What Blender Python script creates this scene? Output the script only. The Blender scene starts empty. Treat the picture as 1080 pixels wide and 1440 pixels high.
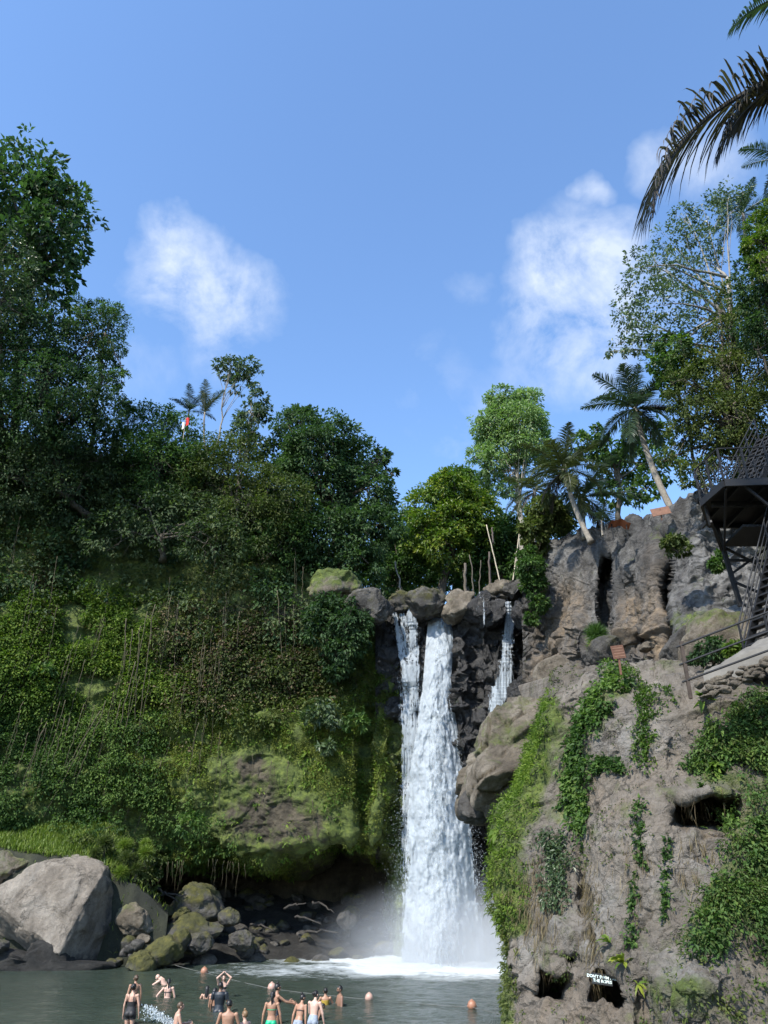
import bpy, bmesh, math, random
import numpy as np
from mathutils import Vector, Matrix
RNG = np.random.default_rng(7)
random.seed(7)
SC = bpy.context.scene
COL = SC.collection
PI = math.pi
# ------------------------------------------------------------------ camera model (photo pixels -> metres)
CAMZ, PITCH, F = 4.0, math.radians(26.0), 1080.0
CP, SP = math.cos(PITCH), math.sin(PITCH)

def W(px, py, Y):
    """point at horizontal distance Y seen at photo pixel (px, py) of 1080 x 1440"""
    px = np.asarray(px, float); py = np.asarray(py, float); Y = np.asarray(Y, float)
    u = (px - 540) / F; v = (720 - py) / F
    dy = CP - SP * v; dz = SP + CP * v
    return np.stack([u / dy * Y, Y + 0 * u, CAMZ + Y * dz / dy], -1)

def PR(P):
    P = np.asarray(P, float)
    x, y, z = P[..., 0], P[..., 1], P[..., 2] - CAMZ
    d = y * CP + z * SP
    return 540 + F * x / d, 720 - F * (-y * SP + z * CP) / d

def pxm(py, Y):
    """metres per photo pixel there"""
    return Y / (CP - SP * (720 - py) / F) / F

# ------------------------------------------------------------------ noise
def _h(i, j, k, s):
    n = (i * 374761393 + j * 668265263 + k * 2147483647 + s * 1274126177) & 0xffffffff
    n = ((n ^ (n >> 13)) * 1274126177) & 0xffffffff
    n = ((n ^ (n >> 16)) * 2246822519) & 0xffffffff
    return ((n ^ (n >> 15)) & 0xffffff) / 16777215.0

def vnoise(P, seed=0):
    P = np.asarray(P, float)
    I = np.floor(P).astype(np.int64); f = P - I
    f = f * f * f * (f * (f * 6 - 15) + 10)
    i, j, k = I[..., 0], I[..., 1], I[..., 2]
    r = 0
    for a in (0, 1):
        wx = f[..., 0] if a else 1 - f[..., 0]
        for b in (0, 1):
            wy = f[..., 1] if b else 1 - f[..., 1]
            for c in (0, 1):
                wz = f[..., 2] if c else 1 - f[..., 2]
                r = r + wx * wy * wz * _h(i + a, j + b, k + c, seed)
    return r * 2 - 1

def fbm(P, octv=5, gain=0.5, seed=0, ridged=False):
    P = np.asarray(P, float); a = 1.0; s = 0; t = 0
    for o in range(octv):
        n = vnoise(P, seed + o * 17)
        if ridged: n = 1 - 2 * np.abs(n)
        s = s + a * n; t += a; a *= gain; P = P * 2.03 + 11.7
    return s / t

def worley(P, seed=0):
    """F1, F2, random value of the nearest cell"""
    P = np.asarray(P, float)
    I = np.floor(P).astype(np.int64)
    f1 = np.full(P.shape[:-1], 9.0); f2 = f1.copy(); cid = np.zeros_like(f1)
    for a in (-1, 0, 1):
        for b in (-1, 0, 1):
            for c in (-1, 0, 1):
                i, j, k = I[..., 0] + a, I[..., 1] + b, I[..., 2] + c
                q = np.stack([i + _h(i, j, k, seed + 1), j + _h(i, j, k, seed + 2), k + _h(i, j, k, seed + 3)], -1)
                d = np.linalg.norm(P - q, axis=-1)
                v = _h(i, j, k, seed + 4)
                near = d < f1
                f2 = np.where(near, f1, np.minimum(f2, d))
                cid = np.where(near, v, cid); f1 = np.where(near, d, f1)
    return f1, f2, cid

def sstep(a, b, x):
    t = np.clip((x - a) / (b - a), 0, 1); return t * t * (3 - 2 * t)

def nrm(v):
    v = np.asarray(v, float)
    return v / np.maximum(np.linalg.norm(v, axis=-1, keepdims=True), 1e-9)

def in_poly(px, py, poly):
    px = np.asarray(px); py = np.asarray(py); r = np.zeros(px.shape, bool)
    n = len(poly)
    for i in range(n):
        x0, y0 = poly[i]; x1, y1 = poly[(i + 1) % n]
        c = ((y0 > py) != (y1 > py)) & (px < (x1 - x0) * (py - y0) / ((y1 - y0) or 1e-9) + x0)
        r ^= c
    return r

def seg_dist(px, py, pts):
    d = np.full(np.shape(px), 1e9)
    for (x0, y0), (x1, y1) in zip(pts[:-1], pts[1:]):
        dx, dy = x1 - x0, y1 - y0
        t = np.clip(((px - x0) * dx + (py - y0) * dy) / (dx * dx + dy * dy), 0, 1)
        d = np.minimum(d, np.hypot(px - x0 - t * dx, py - y0 - t * dy))
    return d

# ------------------------------------------------------------------ mesh making
def mesh_obj(name, V, faces, mat=None, parent=None, smooth=False, attrs=None):
    """faces: list of (n,k) int arrays"""
    V = np.ascontiguousarray(np.asarray(V, np.float32).reshape(-1, 3))
    if not isinstance(faces, (list, tuple)): faces = [faces]
    me = bpy.data.meshes.new(name)
    me.vertices.add(len(V)); me.vertices.foreach_set('co', V.ravel())
    li = np.concatenate([np.asarray(f, np.int32).ravel() for f in faces])
    cnt = np.concatenate([np.full(len(f), np.asarray(f).shape[1], np.int32) for f in faces])
    st = np.zeros(len(cnt), np.int32); st[1:] = np.cumsum(cnt)[:-1]
    me.loops.add(len(li)); me.loops.foreach_set('vertex_index', li)
    me.polygons.add(len(cnt)); me.polygons.foreach_set('loop_start', st)
    me.polygons.foreach_set('use_smooth', np.full(len(cnt), smooth, bool))
    me.update(calc_edges=True)
    for k, a in (attrs or {}).items():
        at = me.attributes.new(k, 'FLOAT', 'POINT')
        at.data.foreach_set('value', np.ascontiguousarray(np.asarray(a, np.float32).ravel()))
    if mat: me.materials.append(mat)
    o = bpy.data.objects.new(name, me); COL.objects.link(o)
    if parent is not None: link_child(o, parent)
    return o

def link_child(o, parent):
    o.parent = parent

class MB:
    """collects pieces of ONE part"""
    def __init__(s): s.V = []; s.F = {}; s.n = 0; s.A = []
    def add(s, V, faces, tint=0.5):
        V = np.asarray(V, float).reshape(-1, 3)
        if not isinstance(faces, (list, tuple)): faces = [faces]
        for f in faces:
            f = np.asarray(f)
            if len(f): s.F.setdefault(f.shape[1], []).append(f + s.n)
        s.V.append(V); s.A.append(np.broadcast_to(np.asarray(tint, float), (len(V),))); s.n += len(V)
    def tube(s, pts, rad, sides=8, tint=0.5, cap=True):
        V, f = tube(pts, rad, sides, cap); s.add(V, f, tint)
    def box(s, c, size, R=None, tint=.5):
        a = np.array([[x, y, z] for x in (-1, 1) for y in (-1, 1) for z in (-1, 1)], float) * np.asarray(size) / 2
        if R is not None: a = a @ np.asarray(R).T
        s.add(a + np.asarray(c), np.array([[0, 1, 3, 2], [4, 6, 7, 5], [0, 4, 5, 1], [2, 3, 7, 6], [0, 2, 6, 4], [1, 5, 7, 3]]), tint)
    def bar(s, a, b, w, h=None):
        """box beam from a to b"""
        a = np.asarray(a, float); b = np.asarray(b, float); h = h or w
        d = b - a; L = np.linalg.norm(d); d = d / L
        up = np.array([0, 0, 1.]) if abs(d[2]) < .95 else np.array([0, 1., 0])
        sx = nrm(np.cross(d, up)); sz = np.cross(sx, d)
        s.box((a + b) / 2, (w, L, h), np.stack([sx, d, sz], 1))
    def build(s, name, mat=None, parent=None, smooth=False):
        return mesh_obj(name, np.concatenate(s.V), [np.concatenate(f) for f in s.F.values()], mat, parent, smooth, {'tint': np.concatenate(s.A)})

def tube(pts, rad, sides=8, cap=True):
    P = np.asarray(pts, float); n = len(P)
    rad = np.broadcast_to(np.asarray(rad, float), (n,))
    T = nrm(np.gradient(P, axis=0))
    ref = np.array([0.31, 0.17, 0.93]) if abs(T[0] @ np.array([0.31, 0.17, 0.93])) < .9 else np.array([1., 0, 0])
    A = np.zeros((n, 3)); a = ref
    for i in range(n):
        a = a - T[i] * (a @ T[i]); a = a / max(np.linalg.norm(a), 1e-9); A[i] = a
    B = np.cross(T, A)
    th = np.linspace(0, 2 * PI, sides, endpoint=False)
    V = P[:, None] + rad[:, None, None] * (np.cos(th)[None, :, None] * A[:, None] + np.sin(th)[None, :, None] * B[:, None])
    i = np.arange(n - 1)[:, None] * sides; j = np.arange(sides)[None]; j2 = (j + 1) % sides
    q = np.stack([i + j, i + j2, i + sides + j2, i + sides + j], -1).reshape(-1, 4)
    fs = [q]
    if cap:
        fs.append(np.arange(sides)[::-1][None]); fs.append((np.arange(sides) + (n - 1) * sides)[None])
    return V.reshape(-1, 3), fs

def grid_faces(nr, nc):
    i = np.arange(nr - 1)[:, None] * nc + np.arange(nc - 1)[None]
    return np.stack([i, i + 1, i + nc + 1, i + nc], -1).reshape(-1, 4)

def catmull(A, n, knots=None):
    """resample array A (k, ...) to n samples along axis 0"""
    k = len(A); t = np.linspace(0, k - 1, n); i = np.clip(np.floor(t).astype(int), 0, k - 2); f = (t - i)
    sh = (n,) + (1,) * (A.ndim - 1); f = f.reshape(sh)
    p0 = A[np.clip(i - 1, 0, k - 1)]; p1 = A[i]; p2 = A[i + 1]; p3 = A[np.clip(i + 2, 0, k - 1)]
    return .5 * (2 * p1 + (p2 - p0) * f + (2 * p0 - 5 * p1 + 4 * p2 - p3) * f ** 2 + (3 * p1 - p0 - 3 * p2 + p3) * f ** 3)

def up_grid(C, nr, nc):
    G = catmull(np.asarray(C, float), nr)
    return np.swapaxes(catmull(np.swapaxes(G, 0, 1), nc), 0, 1)

def grid_normals(V, toward=None):
    du = np.gradient(V, axis=1); dv = np.gradient(V, axis=0)
    N = nrm(np.cross(du, dv))
    if toward is not None:
        s = np.sign(np.mean(np.sum(N * (np.asarray(toward) - V), -1))); N = N * s
    return N

class Surf:
    """a dense displaced sheet of ground or cliff, which leaves can be sampled on"""
    def __init__(s, C, nr, nc):
        s.V = up_grid(C, nr, nc); s.nr, s.nc = nr, nc
        s.N = grid_normals(s.V, (0, 0, CAMZ + 6))
        s.px, s.py = PR(s.V)
    def disp(s, d, renorm=True):
        s.V = s.V + s.N * d[..., None]
        if renorm: s.N = grid_normals(s.V, (0, 0, CAMZ + 6))
    def build(s, name, mat, attrs=None, smooth=True):
        f = grid_faces(s.nr, s.nc)
        v = s.V.reshape(-1, 3)
        n = np.cross(v[f[:, 1]] - v[f[:, 0]], v[f[:, 3]] - v[f[:, 0]])
        if np.mean(np.sum(n * s.N.reshape(-1, 3)[f[:, 0]], -1)) < 0: f = f[:, ::-1]
        return mesh_obj(name, v, f, mat, None, smooth, attrs)
    def sample(s, n, mask, rng=RNG):
        """n points with probability area x mask(px, py)"""
        a = s.V[1:, :-1] - s.V[:-1, :-1]; b = s.V[:-1, 1:] - s.V[:-1, :-1]
        w = np.linalg.norm(np.cross(a, b), axis=-1)
        px, py = s.px[:-1, :-1], s.py[:-1, :-1]
        w = w * mask(px, py); w = np.maximum(w, 0).ravel()
        if w.sum() <= 0: return np.zeros((0, 3)), np.zeros((0, 3)), np.zeros(0), np.zeros(0)
        k = rng.choice(len(w), n, p=w / w.sum())
        i, j = k // (s.nc - 1), k % (s.nc - 1)
        P = s.V[i, j] + a[i, j] * rng.random((n, 1)) + b[i, j] * rng.random((n, 1))
        return P, s.N[i, j], px[i, j], py[i, j]

# ------------------------------------------------------------------ things
def thing(name, label, cat, loc=(0, 0, 0), rotz=0, group=None):
    o = bpy.data.objects.new(name, None); COL.objects.link(o)
    o.location = [float(v) for v in loc]; o.rotation_euler = (0, 0, rotz); o.empty_display_size = .2
    return tag(o, label, cat, group)

def tag(o, label, cat, group=None):
    o['label'] = label; o['category'] = cat
    if group: o['group'] = group
    return o

def kind(o, k, label=None, cat=None):
    o['kind'] = k
    if label: o['label'] = label
    if cat: o['category'] = cat
    return o

def localize(o, loc):
    """move the mesh so that its origin is loc"""
    loc = Vector([float(v) for v in loc]); o.data.transform(Matrix.Translation(-loc)); o.location = loc
    return o

def under(parent, *objs):
    """objs were built in world coordinates; hang them under an unrotated empty"""
    for o in objs:
        o.data.transform(Matrix.Translation(-parent.location)); o.parent = parent

# ------------------------------------------------------------------ materials
class NT:
    def __init__(s, mat):
        s.t = mat.node_tree; s.n = s.t.nodes; s.l = s.t.links
    def node(s, typ, **kw):
        nd = s.n.new(typ)
        for k, v in kw.items():
            if k.startswith('_'): setattr(nd, k[1:], v)
            else: s.set(nd.inputs[k.replace('__', ' ')] if isinstance(k, str) else nd.inputs[k], v)
        return nd
    def set(s, inp, v):
        if hasattr(v, 'is_output') or isinstance(v, bpy.types.NodeSocket): s.l.new(v, inp)
        else: inp.default_value = v
    def math(s, op, a, b=None, c=None, clamp=False):
        nd = s.n.new('ShaderNodeMath'); nd.operation = op; nd.use_clamp = clamp
        s.set(nd.inputs[0], a)
        if b is not None: s.set(nd.inputs[1], b)
        if c is not None: s.set(nd.inputs[2], c)
        return nd.outputs[0]
    def mix(s, f, a, b, mode='MIX'):
        nd = s.n.new('ShaderNodeMix'); nd.data_type = 'RGBA'; nd.blend_type = mode
        s.set(nd.inputs[0], f); s.set(nd.inputs[6], c4(a)); s.set(nd.inputs[7], c4(b))
        return nd.outputs[2]
    def ramp(s, f, stops, interp='LINEAR'):
        nd = s.n.new('ShaderNodeValToRGB'); nd.color_ramp.interpolation = interp
        e = nd.color_ramp.elements
        while len(e) < len(stops): e.new(.5)
        for el, (p, c) in zip(e, stops):
            el.position = p; el.color = c4(c) if not isinstance(c, (int, float)) else (c, c, c, 1)
        s.l.new(f, nd.inputs[0]); return nd.outputs[0]
    def noise(s, vec, scale, detail=6, rough=.6, dist=0.0, out='Fac'):
        nd = s.n.new('ShaderNodeTexNoise')
        if vec is not None: s.l.new(vec, nd.inputs['Vector'])
        nd.inputs['Scale'].default_value = scale; nd.inputs['Detail'].default_value = detail
        nd.inputs['Roughness'].default_value = rough; nd.inputs['Distortion'].default_value = dist
        return nd.outputs[out]
    def vor(s, vec, scale, feature='DISTANCE_TO_EDGE', out='Distance'):
        nd = s.n.new('ShaderNodeTexVoronoi'); nd.feature = feature
        if vec is not None: s.l.new(vec, nd.inputs['Vector'])
        nd.inputs['Scale'].default_value = scale
        return nd.outputs[out]
    def mapping(s, vec, scale=(1, 1, 1), rot=(0, 0, 0), loc=(0, 0, 0)):
        nd = s.n.new('ShaderNodeMapping'); s.l.new(vec, nd.inputs['Vector'])
        nd.inputs['Scale'].default_value = scale; nd.inputs['Rotation'].default_value = rot; nd.inputs['Location'].default_value = loc
        return nd.outputs[0]
    def attr(s, name):
        nd = s.n.new('ShaderNodeAttribute'); nd.attribute_name = name; return nd.outputs['Fac']
    def coord(s):
        return s.n.new('ShaderNodeTexCoord').outputs['Object']
    def bump(s, h, strength=.5, dist=.1, normal=None):
        nd = s.n.new('ShaderNodeBump'); nd.inputs['Strength'].default_value = strength; nd.inputs['Distance'].default_value = dist
        s.l.new(h, nd.inputs['Height'])
        if normal is not None: s.l.new(normal, nd.inputs['Normal'])
        return nd.outputs[0]

def c4(c):
    if isinstance(c, (tuple, list)): return tuple(c) + (1,) if len(c) == 3 else tuple(c)
    return c

def new_mat(name):
    m = bpy.data.materials.new(name); m.use_nodes = True
    t = NT(m); b = t.n['Principled BSDF']
    return m, t, b

def plain(name, col, rough=.6, metal=0.0, var=.25, scale=6.0, bump=.15):
    m, t, b = new_mat(name); co = t.coord()
    n = t.noise(co, scale, 6, .65)
    d = tuple(c * (1 - var) for c in col); l = tuple(min(1, c * (1 + var)) for c in col)
    t.set(b.inputs['Base Color'], t.ramp(n, [(.3, d), (.7, l)]))
    b.inputs['Roughness'].default_value = rough; b.inputs['Metallic'].default_value = metal
    if bump: t.set(b.inputs['Normal'], t.bump(t.noise(co, scale * 5, 6, .7), bump, .02))
    return m

def leaf_mat(name, cols, transl=.35, rough=.45, spec=.4):
    """cols: dark -> light, picked by the per-leaf 'tint'"""
    m, t, b = new_mat(name)
    a = t.attr('tint')
    k = len(cols)
    c = t.ramp(a, [(i / (k - 1), cc) for i, cc in enumerate(cols)])
    t.set(b.inputs['Base Color'], c); b.inputs['Roughness'].default_value = rough
    b.inputs['Specular IOR Level'].default_value = spec
    tr = t.n.new('ShaderNodeBsdfTranslucent')
    t.l.new(t.mix(1.0, c, (1.0, 1.25, .55), 'MULTIPLY'), tr.inputs['Color'])
    mx = t.n.new('ShaderNodeMixShader'); mx.inputs[0].default_value = transl
    t.l.new(b.outputs[0], mx.inputs[1]); t.l.new(tr.outputs[0], mx.inputs[2])
    t.l.new(mx.outputs[0], t.n['Material Output'].inputs[0])
    return m

def rock_mat(name, dark, mid, light, scale=.35, streak=.5, crack=.5, crack_scale=.5, rough=.85, bump=.6, moss=None, tan=None, pale=None, wet=False, strata=0.0, speck=.25):
    """moss/tan/pale: colour (dark, light) mixed where the mesh carries that attribute"""
    m, t, b = new_mat(name); co = t.coord()
    n1 = t.noise(co, scale, 9, .62, .4)
    c = t.ramp(n1, [(.32, dark), (.5, mid), (.68, light)])
    n2 = t.noise(co, scale * 9, 8, .7)
    c = t.mix(speck * 2, c, t.ramp(n2, [(.3, (.55, .53, .5)), (.7, (1.35, 1.35, 1.35))]), 'MULTIPLY')
    if streak:
        sv = t.mapping(co, (1.4, 1.4, .09))
        sn = t.noise(sv, 1.3, 6, .6, .5)
        c = t.mix(streak, c, t.ramp(sn, [(.38, (.35, .34, .34)), (.62, (1.15, 1.15, 1.15))]), 'MULTIPLY')
    if tan:
        f = t.math('MULTIPLY', t.attr('tan'), t.ramp(t.noise(co, scale * 4, 6, .6), [(.35, 0.25), (.6, 1.0)]), clamp=True)
        c = t.mix(f, c, t.ramp(t.noise(co, scale * 6, 6, .65), [(.3, tan[0]), (.7, tan[1])]))
    if pale:
        f = t.math('MULTIPLY', t.attr('pale'), t.ramp(t.noise(co, scale * 3, 6, .65, .6), [(.4, 0.0), (.58, 1.0)]), clamp=True)
        c = t.mix(f, c, t.ramp(t.noise(co, scale * 7, 6, .65), [(.3, pale[0]), (.7, pale[1])]))
    wv = t.n.new('ShaderNodeVectorMath'); wv.operation = 'ADD'
    ns = t.n.new('ShaderNodeVectorMath'); ns.operation = 'SCALE'
    t.l.new(t.noise(co, scale * 3, 5, .6, 0, 'Color'), ns.inputs[0]); ns.inputs['Scale'].default_value = .9 / max(crack_scale, .2)
    t.l.new(co, wv.inputs[0]); t.l.new(ns.outputs[0], wv.inputs[1])
    cr = t.vor(wv.outputs[0], crack_scale)
    cm = t.ramp(cr, [(0.0, 0.0), (.035, 1.0)])
    if crack:
        gate = t.ramp(t.noise(co, scale * 1.7, 3), [(.42, 0.0), (.6, 1.0)])
        f = t.math('MULTIPLY', t.math('SUBTRACT', 1.0, cm), t.math('MULTIPLY', gate, crack))
        c = t.mix(f, c, tuple(v * .35 for v in dark))
    cm2 = t.ramp(t.vor(wv.outputs[0], crack_scale * 3.3), [(0.0, 0.0), (.07, 1.0)])
    g2 = t.ramp(t.noise(co, scale * 2.6, 4), [(.45, 0.0), (.62, 1.0)])
    c = t.mix(t.math('MULTIPLY', t.math('SUBTRACT', 1.0, cm2), t.math('MULTIPLY', g2, crack * .6)), c, tuple(v * .5 for v in dark))
    n5 = t.noise(co, scale * 26, 8, .75)
    c = t.mix(speck * 1.4, c, t.ramp(n5, [(.34, (.5, .49, .47)), (.5, (1, 1, 1)), (.68, (1.4, 1.38, 1.34))]), 'MULTIPLY')
    h = t.math('ADD', t.noise(co, scale * 5, 12, .76, .3), t.math('MULTIPLY', cm, .25 * crack))
    h = t.math('ADD', h, t.math('MULTIPLY', cm2, .12 * crack))
    h = t.math('ADD', h, t.math('MULTIPLY', n5, .22))
    if strata:
        st = t.noise(t.mapping(co, (.25, .25, 3.0)), 1.2, 6, .6, .6)
        h = t.math('ADD', h, t.math('MULTIPLY', st, strata))
    b.inputs['Roughness'].default_value = rough
    if moss:
        mn = t.noise(co, 1.1, 9, .7, .3)
        f = t.math('SUBTRACT', t.math('ADD', mn, t.attr('moss')), .62)
        f = t.math('MULTIPLY', f, 5.0, clamp=True)
        mc = t.ramp(t.noise(co, 2.3, 8, .7), [(.3, moss[0]), (.52, moss[1]), (.72, moss[2])])
        c = t.mix(f, c, mc)
        h = t.math('ADD', h, t.math('MULTIPLY', f, t.math('MULTIPLY', t.noise(co, 14, 8, .75), .5)))
    if wet:
        t.set(b.inputs['Roughness'], t.ramp(t.noise(co, scale * 4, 6), [(.35, .22), (.65, .7)]))
        b.inputs['Specular IOR Level'].default_value = .55
    t.set(b.inputs['Base Color'], c)
    t.set(b.inputs['Normal'], t.bump(h, bump, .25))
    return m

# ------------------------------------------------------------------ leaves
def leaf_arrays(P, D, Nn, L, Wd, fold=.25, droop=.15):
    """pointed leaves: base, two sides, tip; D axis, Nn face normal"""
    D = nrm(D); S = nrm(np.cross(D, Nn)); Nn = np.cross(S, D)
    L = np.broadcast_to(np.asarray(L, float), (len(P),))[:, None]; Wd = np.broadcast_to(np.asarray(Wd, float), (len(P),))[:, None]
    mid = P + D * L * .45
    a = mid + S * Wd * .5 + Nn * Wd * fold * .5
    c = mid - S * Wd * .5 + Nn * Wd * fold * .5
    tip = P + D * L - Nn * L * droop
    V = np.stack([P, a, tip, c], 1).reshape(-1, 3)
    i = np.arange(len(P))[:, None] * 4
    return V, i + np.array([[0, 1, 2, 3]])

def cluster_leaves(C, out, r, k, L, aspect=.5, droop=.5, tint=None, tvar=.2, rng=RNG, flat=.7, axis_out=.6, lvar=.35):
    """k leaves round every centre in C, on domes bulging along out"""
    m = len(C)
    r = np.broadcast_to(np.asarray(r, float), (m,))
    tint = rng.random(m) if tint is None else np.broadcast_to(np.asarray(tint, float), (m,))
    idx = np.repeat(np.arange(m), k); n = len(idx)
    o = nrm(rng.normal(size=(n, 3)))
    ou = out[idx]
    s = np.sum(o * ou, -1, keepdims=True)
    o = np.where(s < -.15, o - 2 * s * ou, o)
    rad = r[idx][:, None] * (rng.random((n, 1)) ** .5)
    P = C[idx] + o * rad * np.array([1, 1, flat])
    D = axis_out * o + .35 * ou + rng.normal(size=(n, 3)) * .45 + np.array([0, 0, -droop])
    Nn = o * .7 + ou * .4 + np.array([0, 0, .7]) + rng.normal(size=(n, 3)) * .45
    Ls = L * (1 - lvar + 2 * lvar * rng.random(n))
    V, f = leaf_arrays(P, D, Nn, Ls, Ls * aspect)
    tv = np.clip(tint[idx] + rng.normal(size=n) * tvar, 0, 1)
    return V, f, np.repeat(tv, 4)

def lobes_px(lst, Y, dy=None, depth=1.0, rng=RNG):
    """(px, py, r_px[, Y]) -> centres, radii in metres"""
    C = []; R = []
    for q in lst:
        y = q[3] if len(q) > 3 else Y + rng.uniform(-1, 1) * (dy if dy is not None else 2.0)
        C.append(W(q[0], q[1], y)); R.append(q[2] * pxm(q[1], y))
    return np.array(C), np.array(R) 

def crown(C, R, per, k, L, cl=.28, aspect=.5, droop=.4, fill=.55, tint_off=0.0, rng=RNG, squash=.85, tvar=.16, axis_out=.6):
    """leaf clusters spread through lobes"""
    cs, os_, rs, ts = [], [], [], []
    for c, r in zip(C, R):
        n = max(4, int(per * (r / np.mean(R)) ** 2))
        d = nrm(rng.normal(size=(n, 3))); d[:, 2] = np.abs(d[:, 2]) * np.where(rng.random(n) < .62, 1, -1); 
        rad = r * (fill + (1.08 - fill) * rng.random((n, 1)) ** .6)
        rad = rad * (1 + .22 * vnoise(d * 2.3 + c * .7, 3)[:, None])
        cs.append(c + d * rad * np.array([1, 1, squash])); os_.append(d); rs.append(r * cl * rng.uniform(.7, 1.3, n))
        ts.append(np.clip(.5 + tint_off + rng.normal(size=n) * .2, 0, 1))
    return cluster_leaves(np.concatenate(cs), np.concatenate(os_), np.concatenate(rs), k, L, aspect, droop, np.concatenate(ts), tvar, rng, axis_out=axis_out)

def curve_pts(a, b, n=8, sag=(0, 0, 0), wob=0.0, rng=RNG):
    a = np.asarray(a, float); b = np.asarray(b, float); t = np.linspace(0, 1, n)[:, None]
    P = a + (b - a) * t + np.asarray(sag) * (4 * t * (1 - t))
    if wob: P[1:-1] += rng.normal(size=(n - 2, 3)) * wob
    return P

def tree(name, label, base, C, R, lm, bm, per=60, k=26, L=.3, tr=.3, group=None, trunk_to=None, nb=2, cl=.28, aspect=.5, droop=.4, fill=.55, tint_off=0.0, cat='tree', wob=.12, squash=.85, branch_r=.35, axis_out=.6):
    base = np.asarray(base, float)
    t = thing(name, label, cat, base, 0, group)
    top = np.asarray(trunk_to, float) if trunk_to is not None else np.mean(C, 0) - np.array([0, 0, np.mean(R) * .3])
    mb = MB()
    tp = curve_pts(base - np.array([0, 0, .5]), top, 10, wob=wob)
    mb.tube(tp, np.linspace(tr, tr * .45, 10) * np.where(np.arange(10) < 1, 1.35, 1), 10)
    for c, r in zip(C, R):
        for q in range(nb):
            s = tp[RNG.integers(4, 10)]
            e = c + RNG.normal(size=3) * r * .35
            bp = curve_pts(s, e, 7, (0, 0, np.linalg.norm(e - s) * .08), wob=.1 * r * .4)
            mb.tube(bp, np.linspace(tr * branch_r, tr * .06, 7), 6)
            for _ in range(3):
                s2 = bp[RNG.integers(3, 7)]; e2 = c + nrm(RNG.normal(size=3)) * r * .9
                mb.tube(curve_pts(s2, e2, 5, wob=.05 * r), np.linspace(tr * .12, tr * .03, 5), 4)
    o1 = mb.build('trunk', bm, None, True)
    V, f, tv = crown(C, R, per, k, L, cl, aspect, droop, fill, tint_off, squash=squash, axis_out=axis_out)
    o2 = mesh_obj('crown', V, f, lm, None, False, {'tint': tv})
    under(t, o1, o2)
    return t
# ------------------------------------------------------------------ camera, sun, sky
cam = bpy.data.cameras.new('camera'); co = bpy.data.objects.new('camera', cam); COL.objects.link(co)
co.location = (0, 0, CAMZ); co.rotation_euler = (PI / 2 + PITCH, 0, 0)
cam.sensor_fit = 'VERTICAL'; cam.sensor_height = 24.0; cam.lens = 24.0 * F / 1440.0
cam.clip_start = .1; cam.clip_end = 3000
SC.camera = co
SUN_DIR = nrm(np.array([-.42, -.54, .73]))          # towards the sun
SUN_EL = math.asin(SUN_DIR[2])
sl = bpy.data.lights.new('sun', 'SUN'); sl.energy = 3.4; sl.angle = math.radians(1.0); sl.color = (1, .95, .86)
so = bpy.data.objects.new('sun', sl); COL.objects.link(so)
so.rotation_euler = Vector(SUN_DIR).to_track_quat('Z', 'Y').to_euler(); so.location = (-30, -20, 90)

w = bpy.data.worlds.new('World'); SC.world = w; w.use_nodes = True
wt = w.node_tree; N_ = wt.nodes; L_ = wt.links
class _WM: node_tree = wt
WT = NT(_WM)
sky = N_.new('ShaderNodeTexSky'); sky.sky_type = 'NISHITA'; sky.sun_disc = False
sky.sun_elevation = SUN_EL; sky.sun_rotation = math.atan2(SUN_DIR[0], SUN_DIR[1])
sky.altitude = 0; sky.air_density = 1.0; sky.dust_density = .35; sky.ozone_density = 3.5
gen = N_.new('ShaderNodeTexCoord').outputs['Generated']
# fair-weather clouds: soft clumps round fixed directions of the sky
def cloud_dir(px, py):
    d = W(px, py, 1.0) - np.array([0, 0, CAMZ]); return nrm(d)
blobs = [(262, 385, 62, 1.0), (300, 420, 60, .9), (345, 425, 48, .55), (300, 480, 55, .38), (245, 430, 50, .28),
         (770, 385, 62, 1.0), (835, 375, 60, .95), (760, 440, 55, .8), (830, 445, 62, .9), (790, 500, 72, .65), (745, 545, 52, .4), (870, 420, 60, .5),
         (822, 266, 26, .6), (940, 235, 45, .5), (1005, 245, 60, .5), (640, 412, 30, .25), (795, 310, 40, .35),
         (175, 520, 70, .22), (700, 610, 70, .3), (610, 540, 60, .15)]
warp = N_.new('ShaderNodeVectorMath'); warp.operation = 'SCALE'
wn = WT.noise(gen, 5.0, 5, .6, 0, 'Color'); L_.new(wn, warp.inputs[0]); warp.inputs['Scale'].default_value = .16
wadd = N_.new('ShaderNodeVectorMath'); wadd.operation = 'ADD'; L_.new(gen, wadd.inputs[0]); L_.new(warp.outputs[0], wadd.inputs[1])
wsub = N_.new('ShaderNodeVectorMath'); wsub.operation = 'SUBTRACT'; L_.new(wadd.outputs[0], wsub.inputs[0]); wsub.inputs[1].default_value = (.08, .08, .08)
acc = None
for (x, y, r, s) in blobs:
    d = cloud_dir(x, y); d2 = cloud_dir(x + r, y)
    ang = float(np.linalg.norm(d - d2))
    dist = N_.new('ShaderNodeVectorMath'); dist.operation = 'DISTANCE'
    L_.new(wsub.outputs[0], dist.inputs[0]); dist.inputs[1].default_value = d
    f = WT.math('SUBTRACT', 1.0, WT.math('DIVIDE', dist.outputs['Value'], ang * 1.6), clamp=True)
    f = WT.math('MULTIPLY', WT.math('SMOOTH_MIN', f, .75, .3), s * 1.35)
    acc = f if acc is None else WT.math('MAXIMUM', acc, f)
cn = WT.noise(gen, 9.0, 9, .62, .25)
cf = WT.math('MULTIPLY', acc, WT.ramp(cn, [(.36, .05), (.62, 1.3)]))
cf = WT.ramp(cf, [(.06, 0.0), (.45, .34), (1.0, .76)])
hs = N_.new('ShaderNodeHueSaturation'); L_.new(sky.outputs[0], hs.inputs['Color'])
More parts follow.
